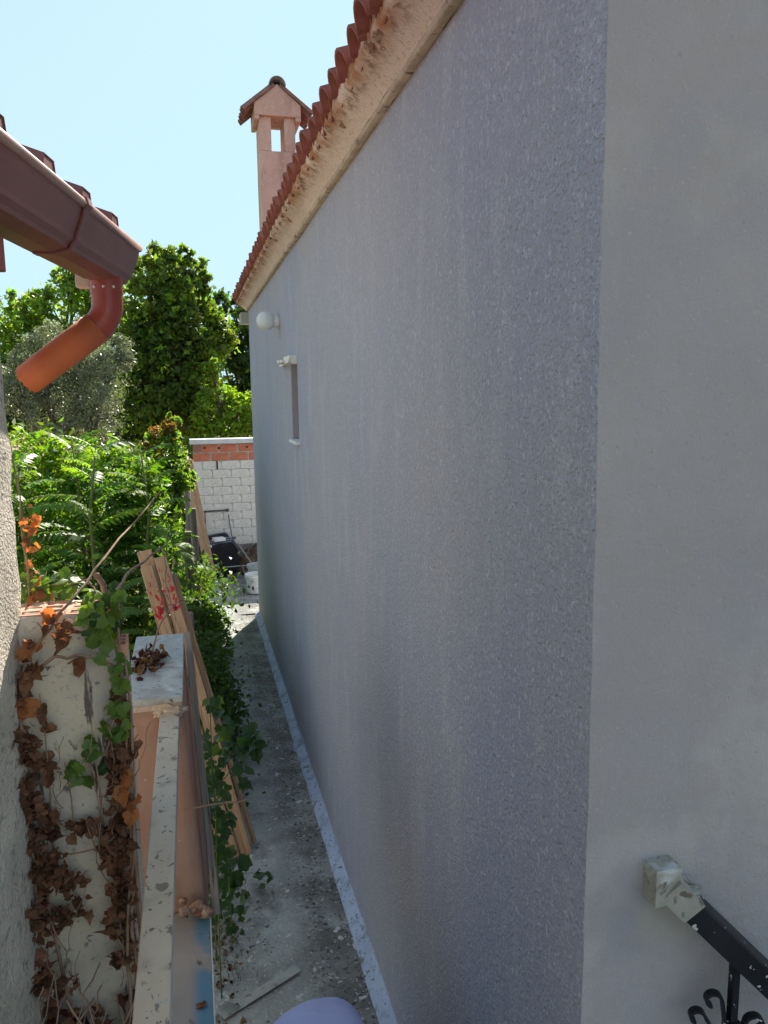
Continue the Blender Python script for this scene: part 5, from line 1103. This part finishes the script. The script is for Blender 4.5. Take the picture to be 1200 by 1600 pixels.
skin_body('body', B, [(0, 1), (1, 2), (2, 3), (3, 16), (1, 4), (4, 5), (5, 6), (1, 7), (7, 8), (8, 9), (0, 10), (10, 11), (11, 12), (0, 13), (13, 14), (14, 15), (12, 17), (15, 18)],
          [(.09, .08), (.09, .08), .05, .085, .055, .04, .028, .055, .04, .028, .08, .055, .04, .08, .055, .04, .07, (.04, .03), (.04, .03)], 'skin', pe)
for w_, s_ in ((wL, 1), (wR, -1)):
    pts = [w_, w_ + Vector((0, -.02, -.08))]; ed = [(0, 1)]; rd = [.026, (.038, .018)]
    for q in range(4):
        b0 = w_ + Vector(((q - 1.5) * .018, -.03, -.10)); pts += [b0, b0 + Vector((0, -.012, -.035)), b0 + Vector((0, .004, -.062 + abs(q - 1.3) * .008))]; i = len(pts); ed += [(1, i - 3), (i - 3, i - 2), (i - 2, i - 1)]; rd += [.009, .008, .007]
    b0 = w_ + Vector((s_ * .035, -.03, -.05)); pts += [b0, b0 + Vector((s_ * .012, -.01, -.035))]; i = len(pts); ed += [(0, i - 2), (i - 2, i - 1)]; rd += [.011, .009]
    skin_body('hand', pts, ed, rd, 'skin', pe, 1)
spine = [hip + Vector((0, .02, -.02)), hip + Vector((.01, -.02, .05)), hip.lerp(ch_, .45) + Vector((0, .0, .035)), ch_ + Vector((0, .02, .02)), ch_.lerp(nk, .45) + Vector((0, 0, .005)), ch_.lerp(nk, .8), nk + Vector((0, .03, 0))]
ws = [(.165, .125), (.165, .13), (.165, .13), (.18, .125), (.165, .10), (.09, .07), (.058, .055)]; mb = MB(); nn = 40; vs = []
cp_ = []
for i in range(len(spine) - 1):
    for q in range(5): f = q / 5; g = f * f * (3 - 2 * f); cp_.append((spine[i].lerp(spine[i + 1], f), ws[i][0] * (1 - g) + ws[i + 1][0] * g, ws[i][1] * (1 - g) + ws[i + 1][1] * g))
cp_.append((spine[-1], *ws[-1]))
for i, (c, wa, wb) in enumerate(cp_):
    tg = (cp_[min(i + 1, len(cp_) - 1)][0] - cp_[max(i - 1, 0)][0]).normalized(); ax_ = tg.cross(Vector((0, 0, 1))).normalized(); bx_ = ax_.cross(tg)
    for k in range(nn):
        a = 2 * math.pi * k / nn; w_ = 1 + .06 * nz(math.cos(a) * 2.2, i * .35, 3) + .03 * math.sin(3 * a + i * .5) * nz(i * .3, 4)
        vs.append(c + ax_ * (math.cos(a) * wa * w_) + bx_ * (math.sin(a) * wb * w_))
mb.add(vs, [(i * nn + k, i * nn + (k + 1) % nn, (i + 1) * nn + (k + 1) % nn, (i + 1) * nn + k) for i in range(len(cp_) - 1) for k in range(nn)] + [tuple(range(nn))[::-1], tuple(range((len(cp_) - 1) * nn, len(cp_) * nn))])
build('shirt', mb, 'shirt', pe, smooth=True)
for a_, b_ in ((sL, eL), (sR, eR)):
    mb = MB(); P_ = [ch_.lerp(a_, .55), a_ + Vector((0, 0, .005)), a_.lerp(b_, .35), a_.lerp(b_, .65)]; mb.tube(P_, [.075, .085, .078, .074], 20, caps=True); build('sleeve', mb, 'shirt', pe, smooth=True)
skin_body('trousers', [hip + Vector((-.02, .01, 0)), hL, kL, fL + Vector((0, 0, .06)), hR, kR, fR + Vector((0, 0, .06))], [(0, 1), (1, 2), (2, 3), (0, 4), (4, 5), (5, 6)], [(.15, .12), .095, .072, .06, .095, .072, .06], 'trousers', pe)
mb = MB(); mb.blob(hd + Vector((0, .03, .03)), (.095, .11, .095), 2, .12, 4, (20, 14)); build('hair', mb, 'hair', pe, smooth=True)
mb = MB()
for sx in (-1, 1): mb.blob(hd + Vector((sx * .032, -.118, -.09)), (.012, .008, .012), 1, 0, 1, (10, 8))
build('eyes', mb, 'black_ink', pe, smooth=True)
mb = MB()
for sx in (-1, 1): mb.blob(hd + Vector((sx * .088, -.02, -.03)), (.012, .02, .03), 1, .1, 2, (10, 8))
mb.blob(hd + Vector((0, -.14, -.115)), (.014, .016, .02), 3, .1, 2, (10, 8)); build('ears_and_nose', mb, 'skin', pe, smooth=True)
for f_ in (fL, fR):
    mb = MB(); mb.blob(f_ + Vector((0, -.07, -.025)), (.05, .14, .045), 2, .05, 2, (16, 10)); build('shoe', mb, 'trousers', pe, smooth=True)
